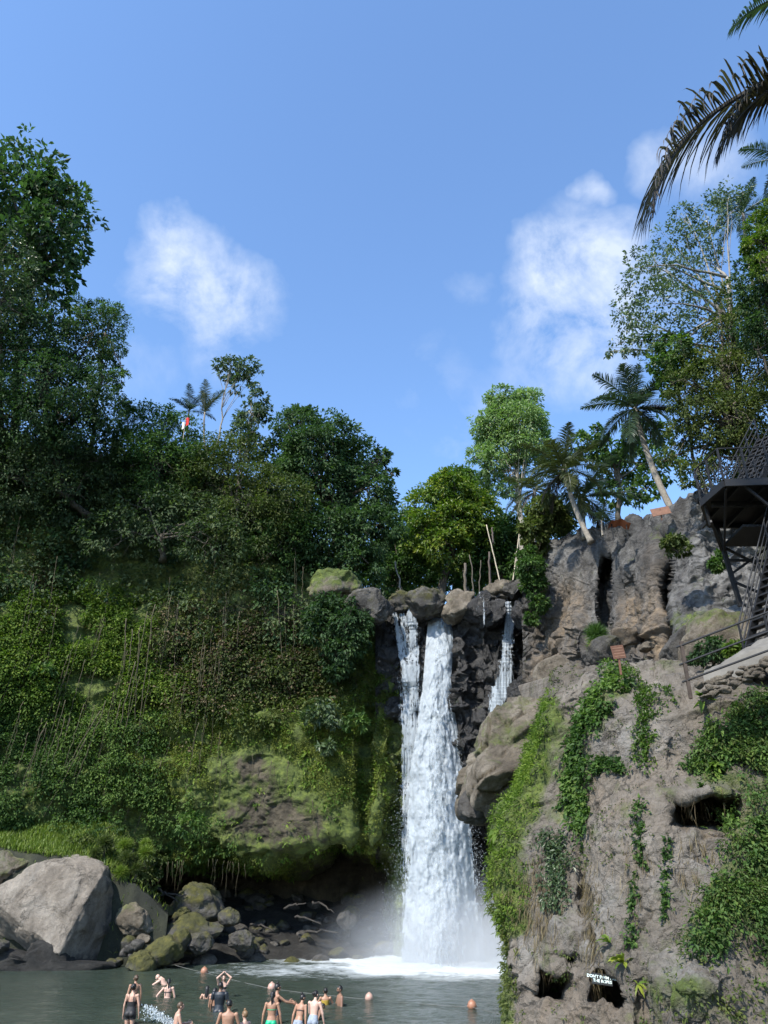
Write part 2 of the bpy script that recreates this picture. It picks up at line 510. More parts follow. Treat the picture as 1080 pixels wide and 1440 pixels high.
hs.inputs['Saturation'].default_value = 1.06; hs.inputs['Value'].default_value = 1.08
skyc = hs.outputs[0]
cl = WT.mix(cf, skyc, (3.0, 3.3, 3.8))
bg = N_['Background']; L_.new(cl, bg.inputs['Color']); bg.inputs['Strength'].default_value = .15
SKY = sky; HS = hs
SC.view_settings.view_transform = 'Standard'; SC.view_settings.look = 'None'; SC.view_settings.gamma = 1; SC.view_settings.exposure = 1.1
SC.cycles.max_bounces = 7; SC.cycles.diffuse_bounces = 4; SC.cycles.glossy_bounces = 2; SC.cycles.transmission_bounces = 4
SC.cycles.transparent_max_bounces = 12; SC.cycles.volume_bounces = 1
SC.cycles.caustics_reflective = False; SC.cycles.caustics_refractive = False
SC.cycles.use_denoising = True
SC.cycles.volume_step_rate = 2.0

# ------------------------------------------------------------------ materials
MOSS = ((.030, .040, .010), (.085, .115, .020), (.175, .205, .036))
M = {}
M['cliff_moss'] = rock_mat('mossy_rock', (.024, .019, .012), (.054, .044, .028), (.105, .086, .056), .4, .35, .4, .45, moss=MOSS, bump=.8)
M['cliff_wet'] = rock_mat('wet_black_rock', (.012, .012, .013), (.030, .029, .029), (.075, .070, .064), .5, .45, .7, .55, rough=.4, wet=True, bump=.9, moss=MOSS, tan=((.10, .085, .065), (.20, .17, .13)))
M['cliff_dark'] = rock_mat('grey_volcanic_rock', (.036, .036, .035), (.078, .076, .074), (.145, .141, .135), .45, .8, .7, .4, tan=((.115, .082, .05), (.24, .175, .11)), pale=((.12, .117, .11), (.25, .243, .23)), moss=MOSS, bump=.7)
M['cliff_near'] = rock_mat('tan_tuff_rock', (.078, .067, .053), (.146, .128, .104), (.225, .202, .172), .5, .35, .8, .45, tan=((.130, .102, .073), (.210, .168, .126)), pale=((.165, .155, .142), (.29, .28, .26)), moss=MOSS, bump=.75, strata=.25)
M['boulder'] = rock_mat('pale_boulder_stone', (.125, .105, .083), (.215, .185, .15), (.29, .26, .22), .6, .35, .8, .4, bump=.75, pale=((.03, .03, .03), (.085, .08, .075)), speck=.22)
M['boulder_grey'] = rock_mat('grey_boulder_stone', (.034, .032, .029), (.080, .074, .066), (.155, .145, .13), .9, .25, .5, .8, bump=.7, moss=((.025, .028, .008), (.068, .066, .015), (.135, .122, .026)))
M['boulder_tan'] = rock_mat('tan_boulder_stone', (.085, .068, .048), (.165, .138, .102), (.27, .235, .185), .9, .25, .5, .8, bump=.8, moss=MOSS)
M['soil'] = rock_mat('forest_soil', (.008, .010, .005), (.018, .021, .010), (.035, .038, .018), .5, 0, 0, .5, bump=.6)
M['gravel'] = rock_mat('river_gravel', (.008, .008, .007), (.020, .019, .017), (.045, .042, .037), 1.2, 0, .3, 1.2, bump=.9)
M['concrete'] = plain('pale_concrete', (.14, .13, .112), .85, 0, .25, 2.0, .4)
M['steel'] = plain('dark_painted_steel', (.011, .011, .012), .6, .1, .35, 5)
M['rust_steel'] = plain('brown_steel', (.075, .055, .042), .65, .2, .4, 5)
M['bark'] = plain('bark', (.10, .085, .065), .9, 0, .45, 3, .5)
M['bark_pale'] = plain('pale_bark', (.24, .215, .175), .85, 0, .35, 3, .4)
M['palm_bark'] = plain('palm_bark', (.22, .195, .16), .9, 0, .35, 8, .5)
M['vine'] = plain('hanging_root', (.075, .064, .036), .9, 0, .45, 4, .3)
M['dry_vine'] = plain('dry_vine', (.075, .062, .042), .9, 0, .4, 4, .3)
M['bamboo'] = plain('bamboo', (.42, .36, .26), .6, 0, .25, 4, .2)
M['rope'] = plain('rope', (.13, .13, .12), .9)
M['buoy'] = plain('orange_float', (.33, .16, .10), .45, 0, .2, 3, .05)
M['buoy_pale'] = plain('faded_float', (.46, .29, .23), .45, 0, .2, 3, .05)
M['sign_wood'] = plain('brown_sign_board', (.15, .070, .042), .7, 0, .3, 5)
M['sign_dark'] = plain('dark_board', (.012, .016, .018), .7)
M['letter'] = plain('sign_lettering', (.75, .88, .85), .6, 0, .08)
M['letter_faint'] = plain('worn_lettering', (.30, .17, .11), .7, 0, .2)
M['flag_red'] = plain('red_cloth', (.62, .03, .025), .8, 0, .1)
M['flag_white'] = plain('white_cloth', (.75, .75, .74), .8, 0, .05)
M['orange'] = plain('orange_fabric', (.33, .11, .05), .8, 0, .15)
M['wood_log'] = plain('driftwood', (.032, .028, .024), .9, 0, .4, 4, .4)
L = {}
L['dark'] = leaf_mat('dark_leaves', [(.022, .045, .020), (.045, .088, .034), (.082, .140, .048)], .36, .58, .22)
L['dull'] = leaf_mat('dull_creeper_leaves', [(.030, .050, .022), (.060, .095, .038), (.130, .165, .072)], .36, .58, .22)
L['mid'] = leaf_mat('mid_green_leaves', [(.030, .065, .018), (.068, .130, .032), (.135, .205, .048)], .40, .58, .22)
L['ivy'] = leaf_mat('bright_ivy_leaves', [(.038, .075, .014), (.095, .160, .024), (.190, .255, .042)], .40, .58, .22)
L['yellow'] = leaf_mat('yellow_green_leaves', [(.040, .085, .012), (.105, .175, .022), (.25, .28, .036)], .38, .45)
L['light'] = leaf_mat('light_green_leaves', [(.12, .19, .07), (.19, .28, .105), (.29, .375, .16)], .4, .45)
L['olive'] = leaf_mat('olive_leaves', [(.030, .046, .014), (.066, .094, .026), (.125, .150, .042)], .36, .58, .22)
L['grey'] = leaf_mat('grey_green_leaves', [(.040, .068, .030), (.080, .122, .055), (.15, .195, .09)], .3, .4)
L['dry'] = leaf_mat('dry_leaves', [(.06, .042, .02), (.12, .09, .045), (.21, .17, .09)], .25, .7)
L['moss'] = leaf_mat('moss_tufts', [(.045, .060, .010), (.105, .135, .020), (.20, .23, .036)], .25, .7)
L['palm'] = leaf_mat('palm_leaflets', [(.016, .034, .020), (.035, .065, .034), (.070, .105, .052)], .25, .32, .6)
L['palm_olive'] = leaf_mat('olive_palm_leaflets', [(.03, .04, .015), (.06, .075, .026), (.11, .12, .045)], .28, .4)
L['palm_brown'] = leaf_mat('brown_palm_leaflets', [(.020, .017, .013), (.046, .038, .028), (.10, .085, .065)], .2, .6)
L['grass'] = leaf_mat('grass_blades', [(.07, .11, .016), (.14, .205, .03), (.23, .28, .05)], .35, .5)

# ------------------------------------------------------------------ dense sheets from pixel rows
class DSurf(Surf):
    def __init__(s, px, py, Yf, back=None):
        V = W(px, py, Yf)
        if back is not None:                      # extra rows behind the top row: (dy, dz)
            rows = []
            for (dy, dz) in back:
                e = V[-1] + 0; e[:, 1] += dy; e[:, 2] += dz; rows.append(e)
            V = np.concatenate([V, np.array(rows)], 0)
        s.V = V; s.nr, s.nc = V.shape[:2]
        s.N = grid_normals(s.V, (0, 0, CAMZ + 6)); s.px, s.py = PR(s.V)
        if back is not None:
            k = len(back); s.px[-k:] = s.px[-k - 1]; s.py[-k:] = -999

def icosphere(sub):
    bm = bmesh.new(); bmesh.ops.create_icosphere(bm, subdivisions=sub, radius=1)
    V = np.array([v.co[:] for v in bm.verts]); Fc = np.array([[v.index for v in f.verts] for f in bm.faces]); bm.free()
    return V, Fc
ICO = {k: icosphere(k) for k in (2, 3, 4, 5, 6)}

def rock_noise(V, R, seed, amt=1.0):
    """fractured relief for a rock of radius R (outward along the radius)"""
    c = V.mean(0); d = nrm(V - c); q = (V + seed * 7.3) / R
    f1, f2, cid = worley(q * 2.2, seed)
    return V + d * R * amt * (fbm(q * 1.3, 5, .55, seed) * .15 + (cid - .5)[:, None][:, 0] * .13 * sstep(.0, .12, f2 - f1) - .03 * (1 - sstep(0, .1, f2 - f1)) + fbm(q * 7, 4, .55, seed + 5) * .03)[:, None]

def convex_rock(center, rad, seed, sub=4, planes=11, amt=1.0, rot=None, sharp=14.0):
    rng = np.random.default_rng(seed)
    D, Fc = ICO[sub]
    n = nrm(rng.normal(size=(planes, 3))); dd = rng.uniform(.72, 1.0, planes)
    t = np.maximum(D @ n.T, 1e-3) / dd
    r = 1.0 / (np.sum(t ** sharp, 1) ** (1 / sharp))
    r = np.minimum(r, 1.35)
    V = D * r[:, None] * np.asarray(rad)
    V = rock_noise(V, float(np.mean(rad)), seed, amt)
    return V + np.asarray(center), Fc

def outline_rock(outline, Y, depth, seed, sub=5, box=.55, cuts=(), amt=.6, yoff=0.0, facets=9):
    """solid rock whose silhouette from the pool side follows an outline, depth metres thick each way"""
    P = W([p[0] for p in outline], [p[1] for p in outline], Y)
    c = P.mean(0); q = P - c
    th = np.arctan2(q[:, 2], q[:, 0]); r = np.hypot(q[:, 0], q[:, 2]); o = np.argsort(th)
    th = np.concatenate([th[o] - 2 * PI, th[o], th[o] + 2 * PI]); r = np.tile(r[o], 3)
    D, Fc = ICO[sub]
    a = np.arctan2(D[:, 2], D[:, 0]); h = np.hypot(D[:, 0], D[:, 2])
    rr = np.interp(a, th, r)
    hb = h ** box
    V = np.stack([rr * hb * np.cos(a), depth * np.sign(D[:, 1]) * np.abs(D[:, 1]) ** .85, rr * hb * np.sin(a)], 1)
    rg = np.random.default_rng(seed * 3 + 1)
    for _ in range(facets):
        n = nrm(rg.normal(size=3) * np.array([1, 1.3, 1]) + np.array([0, -.5, .15])); sup = np.max(V @ n); e = V @ n - sup * rg.uniform(.72, .9)
        V = V - n * (np.maximum(e, 0) * .93)[:, None]
    for (nx, ny, nz, d) in cuts:
        n = nrm(np.array([nx, ny, nz])); e = V @ n - d
        V = V - n * (np.maximum(e, 0) * .93)[:, None]
    V = rock_noise(V, float(np.mean(r)), seed, amt)
    V[:, 1] += yoff
    return V + c, Fc

def rock_thing(name, label, V, Fc, mat, moss=None, group=None, cat='boulder', pale=None):
    nz = None
    at = {}
    if moss is not None:
        c = V.mean(0); d = nrm(V - c); at['moss'] = np.clip(moss * (0.35 + .65 * sstep(-.3, .7, d[:, 2])), 0, 1)
    else: at['moss'] = np.zeros(len(V))
    at['pale'] = np.zeros(len(V)) if pale is None else pale
    o = mesh_obj(name, V, Fc, mat, None, True, at)
    tag(o, label, cat, group)
    lo = V.min(0); localize(o, (V[:, 0].mean(), V[:, 1].mean(), lo[2]))
    return o
# ================================================================== the setting
ip = lambda x, xs, ys: np.interp(x, xs, ys)
# river bed: one sheet to the horizon
bx = np.linspace(-1, 1, 90); X, Yg = np.meshgrid(np.sign(bx) * np.abs(bx) ** 2.2 * 700, np.sign(bx) * np.abs(bx) ** 2.2 * 700 + 30)
Z = -2.3 + .3 * fbm(np.stack([X * .1, Yg * .1, 0 * X], -1), 3)
kind(mesh_obj('ground', np.stack([X, Yg, Z], -1), grid_faces(90, 90), M['gravel'], smooth=True), 'structure')

# ---- water
nx, ny = 420, 420
xs = np.linspace(-46, 24, nx); ys = 6 + (62 - 6) * np.linspace(0, 1, ny) ** 1.0
X, Yg = np.meshgrid(xs, ys)
fall_c = np.array([4.2, 53.0])
dist = np.hypot((X - fall_c[0]) / 1.15, (Yg - fall_c[1]))
P3 = np.stack([X, Yg, 0 * X], -1)
amp = .028 + .11 * np.exp(-(dist / 6.5) ** 2) + .03 * np.exp(-(dist / 16) ** 2)
Z = amp * (fbm(P3 * np.array([.55, .8, 1]), 3, .5, 3) + .8 * fbm(P3 * np.array([1.7, 2.3, 1]), 4, .55, 9))
m, t, b = new_mat('murky_pool_water'); cc = t.coord()
body = t.ramp(t.noise(cc, .12, 4), [(.35, (.030, .044, .034)), (.65, (.045, .060, .047))])
foam_a = t.attr('foam')
fn = t.noise(t.mapping(cc, (.8, 1.3, 1)), 1.5, 9, .68, .9)
fo = t.math('MULTIPLY', t.math('SUBTRACT', t.math('ADD', t.math('MULTIPLY', fn, 1.5), foam_a), 1.18), 1.5, clamp=True)
fn2 = t.noise(t.mapping(cc, (.5, 1.5, 1)), 3.5, 7, .7, 1.2)
fo2 = t.math('MULTIPLY', t.math('SUBTRACT', fn2, .69), 6.0, clamp=True)
fo = t.math('ADD', fo, t.math('MULTIPLY', fo2, t.math('ADD', .10, foam_a)), clamp=True)
t.set(b.inputs['Base Color'], t.mix(fo, body, (.52, .56, .58)))
t.set(b.inputs['Roughness'], t.math('ADD', .10, t.math('MULTIPLY', fo, .7)))
b.inputs['IOR'].default_value = 1.33
hh = t.math('ADD', t.noise(t.mapping(cc, (1, 1.5, 1)), 1.7, 7, .62, .4), t.math('MULTIPLY', t.noise(cc, 7, 4, .6), .18))
t.set(b.inputs['Normal'], t.bump(t.math('ADD', hh, t.math('MULTIPLY', fo, .3)), .6, .22))
dl = np.hypot((X - 1.5) / 1.6, (Yg - 50.5)); foam = np.exp(-(dist / 6.0) ** 2) * 1.0 + .55 * np.exp(-(dl / 6.5) ** 2) + .30 * np.exp(-np.hypot((X - 2.5) / 2.2, Yg - 46) ** 2 / 16) + .22 * np.exp(-(dist / 13.0) ** 2) + .05 * np.exp(-(dist / 24) ** 2)
foam = foam * (.55 + .9 * np.clip(.5 + .8 * fbm(P3 * .35, 4, .55, 12), 0, 1.2))
wo = mesh_obj('water', np.stack([X, Yg, Z], -1), grid_faces(ny, nx), m, smooth=True, attrs={'foam': foam})
kind(wo, 'structure')
# the wider river below and beside the pool
e = np.array([[-90, -60, -.12], [60, -60, -.12], [60, 66, -.12], [-90, 66, -.12]])
kind(mesh_obj('river', e, np.array([[0, 1, 2, 3]]), m, attrs={'foam': np.zeros(4)}), 'structure')

# ---- vegetated left hillside with the mossy overhanging wall
KX = [-260, -100, 0, 60, 120, 180, 240, 300, 360, 420, 470, 510, 540, 560, 575]
TOP = [600, 600, 620, 620, 640, 640, 640, 660, 690, 770, 822, 842, 852, 858, 862]
BASE = [49, 51, 53, 54, 55, 55.6, 55.6, 55, 54.5, 54, 53.4, 53.2, 53.9, 55.2, 57]
LX = [-260, 150, 200, 230, 300, 350, 385, 420, 450, 480, 505, 525, 545, 560, 575]
LP = [1240, 1240, 1226, 1218, 1213, 1222, 1222, 1210, 1196, 1190, 1203, 1217, 1210, 1196, 1190]
nc, nr = 520, 560
pxg = np.repeat(np.linspace(-260, 575, nc)[None], nr, 0)
s = np.linspace(0, 1, nr)[:, None]
top = ip(pxg, KX, TOP); pyg = 1345 + (top - 1345) * s
pyg = pyg + 0 * pxg
lip = ip(pxg, LX, LP) + 9 * vnoise(np.stack([pxg * .03, pxg * 0, pxg * 0], -1), 5) + 4 * vnoise(np.stack([pxg * .11, pxg * 0, pxg * 0], -1), 6)
h = np.clip((lip - pyg) / (lip - top), 0, 1)
Yd = ip(pxg, KX, BASE) + ip(h, [0, .05, .2, .4, .6, .8, 1.0], [.9, .1, -.5, -.2, .9, 2.6, 5.0])
cav = sstep(-3, 14, pyg - lip)
Yd = Yd + cav * (10.5 - 8.5 * sstep(220, 120, pxg)) * ip(pxg, [-260, 480, 530, 575], [1, 1, .75, .35])
# furrow between the wall and the buttress beside the falls
Yd = Yd + 1.6 * np.exp(-((pxg - (520 - (pyg - 1000) * .06)) / 9.0) ** 2) * sstep(960, 1010, pyg)
left = DSurf(pxg, pyg, Yd, [(1.5, .3), (4, .8), (9, 2), (20, 3.5), (45, 5)])
q = left.V
sm_ = 1 - .6 * sstep(960, 1000, left.py) * sstep(360, 420, left.px)
d = fbm(q * .16, 4, .5, 2) * 1.5 + fbm(q * .55, 5, .55, 3) * .75 * sm_ + fbm(q * 2.1, 4, .55, 4) * .16
f1, f2, cid = worley(q * np.array([.45, .45, .8]), 11)
d = d + (cid - .5) * .55 * sstep(0, .15, f2 - f1) * .8 * sm_
d *= np.where(left.py < -900, .2, 1) * (1 - .55 * sstep(0, 30, left.py - 1228))
left.disp(d)
def moss_left(px, py):
    v = np.full(np.shape(px), .38)
    for (x, y, rx, ry, a) in [(485, 1070, 60, 70, .58), (520, 960, 30, 90, .40), (430, 1010, 60, 45, .40), (250, 1050, 90, 80, .40), (320, 980, 90, 50, .18), (555, 1010, 22, 80, .25), (520, 1180, 30, 40, .12),
                            (380, 1150, 80, 42, -.34), (345, 1078, 55, 26, -.36), (250, 1150, 60, 30, -.12), (290, 1210, 80, 16, .22), (400, 1210, 60, 14, .05), (430, 860, 50, 40, -.2), (330, 900, 70, 50, -.22), (470, 1150, 40, 26, -.2)]:
        v = v + a * np.exp(-((px - x) / rx) ** 2 - ((py - y) / ry) ** 2)
    return v
ml = np.clip(moss_left(left.px, left.py) * (1 - sstep(0, 22, left.py - ip(left.px, LX, LP) + 4)), 0, 1)
kind(left.build('mossy_cliff', M['cliff_moss'], {'moss': ml}), 'structure', 'overhanging mossy rock wall with a dark hollow along its foot', 'cliff')

# ---- wet black rock behind and between the falls
nc, nr = 420, 520
pxg = np.repeat(np.linspace(528, 800, nc)[None], nr, 0)
top = ip(pxg, [528, 545, 575, 600, 637, 645, 680, 700, 745, 760, 800], [850, 853, 853, 870, 872, 846, 842, 838, 836, 838, 840])
pyg = 1395 + (top - 1395) * np.linspace(0, 1, nr)[:, None]
Yd = 55.6 + 0 * pxg
Yd += 1.6 * sstep(598, 606, pxg) * sstep(640, 632, pxg) * sstep(1050, 900, pyg)            # chute of the plunge
mid = sstep(634, 644, pxg) * sstep(770, 700, pxg)
Yd -= mid * (1.6 + .8 * sstep(860, 960, pyg)) * sstep(1175, 1135, pyg)
ledge = sstep(683, 700, pxg) * sstep(975, 995, pyg) * sstep(1175, 1140, pyg)
Yd -= 1.8 * ledge
Yd += 2.5 * sstep(1125, 1180, pyg) * sstep(640, 660, pxg)
Yd -= 1.4 * sstep(740, 775, pxg)
Yd += 9 * sstep(562, 532, pxg) * sstep(1192, 1222, pyg)
Yd += .9 * np.exp(-((pxg - 668) / 6) ** 2) * sstep(905, 930, pyg) * sstep(1010, 990, pyg)
Yd -= .9 * np.exp(-((pxg - 645) / 8) ** 2) * sstep(930, 945, pyg) * sstep(990, 970, pyg)
wet = DSurf(pxg, pyg, Yd, [(.6, .1), (3, .2), (8, .2), (20, .1)])
q = wet.V
f1, f2, cid = worley(q * np.array([.75, .75, .95]), 4)
g1, g2, gid = worley(q * np.array([1.9, 1.9, 2.4]), 8)
d = fbm(q * .4, 4, .5, 2) * .45 + (cid - .5) * 1.1 * sstep(0, .1, f2 - f1) + (gid - .5) * .38 * sstep(0, .1, g2 - g1) + fbm(q * 3, 4, .55, 4) * .07
d *= np.where(wet.py < -900, .25, 1) * (1 - .6 * sstep(1170, 1210, wet.py))
wet.disp(d)
wet_t = np.clip(sstep(735, 765, wet.px) + .8 * sstep(880, 850, wet.py) * sstep(640, 650, wet.px) * (fbm(q * .8, 3) > -.1), 0, 1)
wet_m = .22 * np.exp(-((wet.px - 555) / 16) ** 2) * sstep(990, 1060, wet.py) + .52 * np.exp(-((wet.px - 556) / 20) ** 2) * sstep(1000, 1040, wet.py) + .3 * np.exp(-((wet.px - 570) / 8) ** 2) * sstep(1185, 1195, wet.py)
kind(wet.build('waterfall_cliff', M['cliff_wet'], {'tan': wet_t, 'moss': wet_m, 'pale': wet_t * 0}), 'structure', 'wet black rock face behind the waterfall', 'cliff')

# ---- grey fluted cliff on the right
nc, nr = 620, 460
pxg = np.repeat(np.linspace(735, 1230, nc)[None], nr, 0)
TX = [735, 748, 760, 775, 800, 830, 850, 880, 900, 925, 950, 970, 985, 1000, 1015, 1040, 1080, 1230]
TY = [830, 800, 776, 762, 752, 748, 742, 738, 733, 728, 717, 706, 700, 704, 690, 668, 640, 600]
top = ip(pxg, TX, TY) + 2.5 * vnoise(np.stack([pxg * .09, pxg * 0, pxg * 0], -1), 3)
pyg = 1015 + (top - 1015) * np.linspace(0, 1, nr)[:, None]
Yd = 47 - 15.0 * sstep(735, 1010, pxg) - 3 * sstep(1000, 1230, pxg) + (930 - pyg) * .016
sl1 = 857 + (pyg - 850) * .07 + 6 * np.sin(pyg * .035)
Yd += 3.4 * np.exp(-(np.abs(pxg - sl1) / 11) ** 6) * sstep(775, 800, pyg) * sstep(905, 880, pyg)
sl2 = 941 + (pyg - 850) * .05 + 4 * np.sin(pyg * .05 + 1)
Yd += 3.2 * np.exp(-(np.abs(pxg - sl2) / 10.5) ** 6) * sstep(745, 772, pyg) * sstep(945, 915, pyg)
Yd += 2.4 * np.exp(-(np.abs(pxg - 905) / 14) ** 4 - (np.abs(pyg - 903) / 12) ** 4)
Yd += 2.6 * np.exp(-(np.abs(pxg - 962) / 14) ** 4 - (np.abs(pyg - 930) / 18) ** 4)
Yd += 2.2 * np.exp(-(np.abs(pxg - 832) / 5) ** 4 - (np.abs(pyg - 925) / 22) ** 4)
Yd += 1.7 * np.exp(-(np.abs(pxg - 868) / 16) ** 4 - (np.abs(pyg - 918) / 12) ** 4)
Yd -= 1.3 * np.exp(-((pxg - 880) / 14) ** 2 - ((pyg - 795) / 20) ** 2)
Yd -= .9 * np.exp(-((pxg - 920) / 14) ** 2) * sstep(760, 800, pyg)
Yd += 1.1 * np.exp(-((pxg - 890) / 12) ** 2 - ((pyg - 850) / 26) ** 2)
Yd -= 1.0 * np.exp(-((pxg - 812) / 26) ** 2) * sstep(750, 790, pyg)
Yd += .6 * sstep(758, 752, pyg - (ip(pxg, TX, TY) - 752)) * 0
Yd -= 1.6 * np.exp(-((pxg - 1000) / 42) ** 2 - ((pyg - 910) / 45) ** 2)
Yd -= .8 * np.exp(-((pxg - 772) / 26) ** 2) * sstep(930, 950, pyg)
grey = DSurf(pxg, pyg, Yd, [(.7, .25), (2.5, .5), (7, .7), (16, .8), (30, 1)])
q = grey.V
f1, f2, cid = worley(q * np.array([.62, .62, .8]), 21)
g1, g2, gid = worley(q * np.array([1.5, 1.5, 2.1]), 22)
right_rough = .18 + .72 * np.clip(sstep(965, 985, grey.px) + sstep(790, 765, grey.px) + sstep(880, 900, grey.py), 0, 1)
d = fbm(q * .35, 4, .5, 12) * .5 + fbm(q * np.array([1.3, 1.3, .25]), 4, .5, 13) * .22 + right_rough * ((cid - .5) * 1.0 * sstep(0, .1, f2 - f1) + (gid - .5) * .42 * sstep(0, .1, g2 - g1)) + fbm(q * 3.5, 4, .55, 4) * .06
# overlapping scales of flaking rock, each with a sharp lower edge
sc_ = q[..., 2] * .30 + fbm(q * .5, 4, .5, 31) * 2.2
d = d + (sc_ - np.floor(sc_)) * .10 * sstep(-.05, .1, fbm(q * .25, 3, .5, 33)) * sstep(990, 960, grey.px)
d = d + fbm(q * np.array([1.0, 1.0, .10]), 4, .5, 37, True) * .42 * sstep(990, 950, grey.px) * sstep(925, 890, grey.py)
d *= np.where(grey.py < -900, .25, 1)
grey.disp(d)
tan = np.zeros_like(grey.px)
for (x, y, rx, ry, a) in [(893, 862, 17, 32, 1.1), (925, 860, 13, 60, .8), (806, 855, 22, 40, .75), (780, 905, 30, 40, .6), (925, 915, 24, 22, .7), (770, 960, 40, 26, .8), (880, 905, 14, 20, .5)]:  # first, strongest patch paints warm bounced light; the rest is tan rock
    tan = tan + a * np.exp(-((grey.px - x) / rx) ** 2 - ((grey.py - y) / ry) ** 2)
pale = np.clip(.75 * sstep(965, 992, grey.px) + .5 * np.exp(-((grey.px - 800) / 20) ** 2 - ((grey.py - 800) / 26) ** 2) + .6 * np.exp(-((grey.px - 885) / 16) ** 2 - ((grey.py - 790) / 16) ** 2) + .6 * np.exp(-((grey.px - 845) / 7) ** 2 - ((grey.py - 850) / 34) ** 2) + .5 * np.exp(-((grey.px - 775) / 22) ** 2 - ((grey.py - 780) / 14) ** 2), 0, 1)
gm = .42 * np.exp(-((grey.px - 950) / 22) ** 2 - ((grey.py - 765) / 14) ** 2) + .3 * np.exp(-((grey.px - 985) / 26) ** 2 - ((grey.py - 885) / 30) ** 2)
kind(grey.build('fluted_cliff', M['cliff_dark'], {'tan': np.clip(tan, 0, 1), 'pale': pale, 'moss': gm}), 'structure', 'tall grey fluted rock cliff with dark vertical clefts', 'cliff')

# ---- tan cliff in the foreground right
nc, nr = 560, 620
LYk = [900, 930, 950, 1000, 1050, 1100, 1150, 1175, 1210, 1250, 1330, 1440, 1520]
LXk = [792, 786, 778, 772, 756, 732, 706, 699, 706, 712, 719, 712, 710]
tt = np.linspace(0, 1, nc)[None]
TXk = [690, 760, 780, 800, 835, 870, 915, 960, 972, 990, 1020, 1080, 1200, 1300]
TYk = [1002, 985, 946, 938, 937, 934, 929, 928, 946, 955, 944, 926, 900, 880]
srow = np.linspace(0, 1, nr)[:, None]
px0 = 780 + tt * 480 + 0 * srow
pyg = 1510 + (938 - 1510) * srow + 0 * tt
for _ in range(4):
    left_px = ip(pyg, LYk, LXk) + 5 * vnoise(np.stack([pyg * .05, pyg * 0, pyg * 0], -1), 8) + 2.5 * vnoise(np.stack([pyg * .17, pyg * 0, pyg * 0], -1), 9)
    pxg = left_px + (1260 - left_px) * tt ** 1.25
    top = ip(pxg, TXk, TYk) + 2.0 * vnoise(np.stack([pxg * .12, pxg * 0, pxg * 0], -1), 3)
    pyg = 1510 + (top - 1510) * srow
hgt = (1510 - pyg) / 570.0
Yd = 15.0 + 4.6 * hgt ** 1.1 + 5.2 * np.clip(1 - (pxg - 700) / 330, 0, 1) ** 1.5
Yd += 6.0 * np.clip(1 - tt / .035, 0, 1) ** 2
Yd += 1.2 * sstep(975, 930, pyg)
# steep gully lines and bulges seen on the face
Yd -= .75 * np.exp(-((pxg - 905) / 60) ** 2 - ((pyg - 1190) / 90) ** 2)
Yd -= .6 * np.exp(-((pxg - 868) / 40) ** 2 - ((pyg - 1030) / 40) ** 2)
Yd -= .55 * np.exp(-((pxg - 935) / 26) ** 2 - ((pyg - 1035) / 34) ** 2)
Yd -= .9 * np.exp(-((pxg - 960) / 55) ** 2 - ((pyg - 1385) / 42) ** 2)
Yd += .55 * np.exp(-((pxg - (818 + (pyg - 1200) * .05)) / 9) ** 2) * sstep(1120, 1180, pyg) * sstep(1310, 1270, pyg)
Yd += .5 * np.exp(-((pxg - 905) / 10) ** 2) * sstep(1330, 1380, pyg)
Yd += .4 * np.exp(-((pxg - (812 + (pyg - 1050) * -.15)) / 16) ** 2) * sstep(1160, 1100, pyg)
wob = 3 * vnoise(np.stack([pxg * .08, pyg * .08, 0 * pxg], -1), 44)
def hole(cx, cy, rx, ry, dep, rot=0.0, p=4):
    ca, sa = math.cos(rot), math.sin(rot)
    x = (pxg - cx + wob) * ca + (pyg - cy + wob) * sa; y = -(pxg - cx + wob) * sa + (pyg - cy + wob) * ca
    return dep * np.exp(-(np.abs(x / rx) ** p + np.abs(y / ry) ** p))
holes = hole(777, 1388, 23, 20, 3.2, .3, 6) + hole(790, 1346, 19, 6, 1.6, .1, 6) + hole(858, 1392, 24, 20, 3.0, .3, 6) + hole(990, 1147, 42, 18, 2.8, .05, 6) + hole(1010, 1135, 26, 12, 1.2, 0, 6)
Yd += holes
Yd -= hole(1000, 1112, 45, 16, .5, 0, 2)
near = DSurf(pxg, pyg, Yd, [(.5, .08), (1.4, .2), (3.5, .6), (8, 1.7), (16, 3.2)])
for r_, (a_, c_) in enumerate([(.3, -.3), (.6, -.8), (.9, -1.6), (1.2, -2.6), (1.5, -4)]):
    k_ = sstep(860, 790, near.px[-6])
    near.V[-5 + r_] = near.V[-5 + r_] * (1 - k_[:, None]) + (near.V[-6] + np.array([0, a_, c_])) * k_[:, None]
near.N = grid_normals(near.V, (0, 0, CAMZ + 6))
q = near.V
f1, f2, cid = worley(q * np.array([.75, .75, .6]), 31)
g1, g2, gid = worley(q * np.array([2.4, 2.4, 2.6]), 32)
hm = np.concatenate([sstep(.08, .3, holes), np.zeros((5, nc))], 0)
d = fbm(q * .5, 4, .5, 22) * .34 + fbm(q * 1.6, 4, .5, 23) * .10 + fbm(q * 3.1, 4, .55, 27, True) * .05 + (cid - .5) * .26 * sstep(0, .07, f2 - f1) + (gid - .5) * .11 * sstep(0, .12, g2 - g1) + fbm(q * 6, 4, .6, 24) * .035
d *= np.where(near.py < -900, .3, 1) * (1 - .75 * hm)
near.disp(d)
tan = np.zeros_like(near.px) + .25
for (x, y, rx, ry, a) in [(860, 1130, 60, 40, .7), (930, 1060, 50, 40, .5), (790, 1410, 60, 40, .9), (840, 1440, 70, 30, .8), (1010, 1165, 50, 16, .8), (880, 1200, 40, 50, .6), (1000, 990, 60, 20, .3)]:
    tan = tan + a * np.exp(-((near.px - x) / rx) ** 2 - ((near.py - y) / ry) ** 2)
pale = np.zeros_like(near.px)
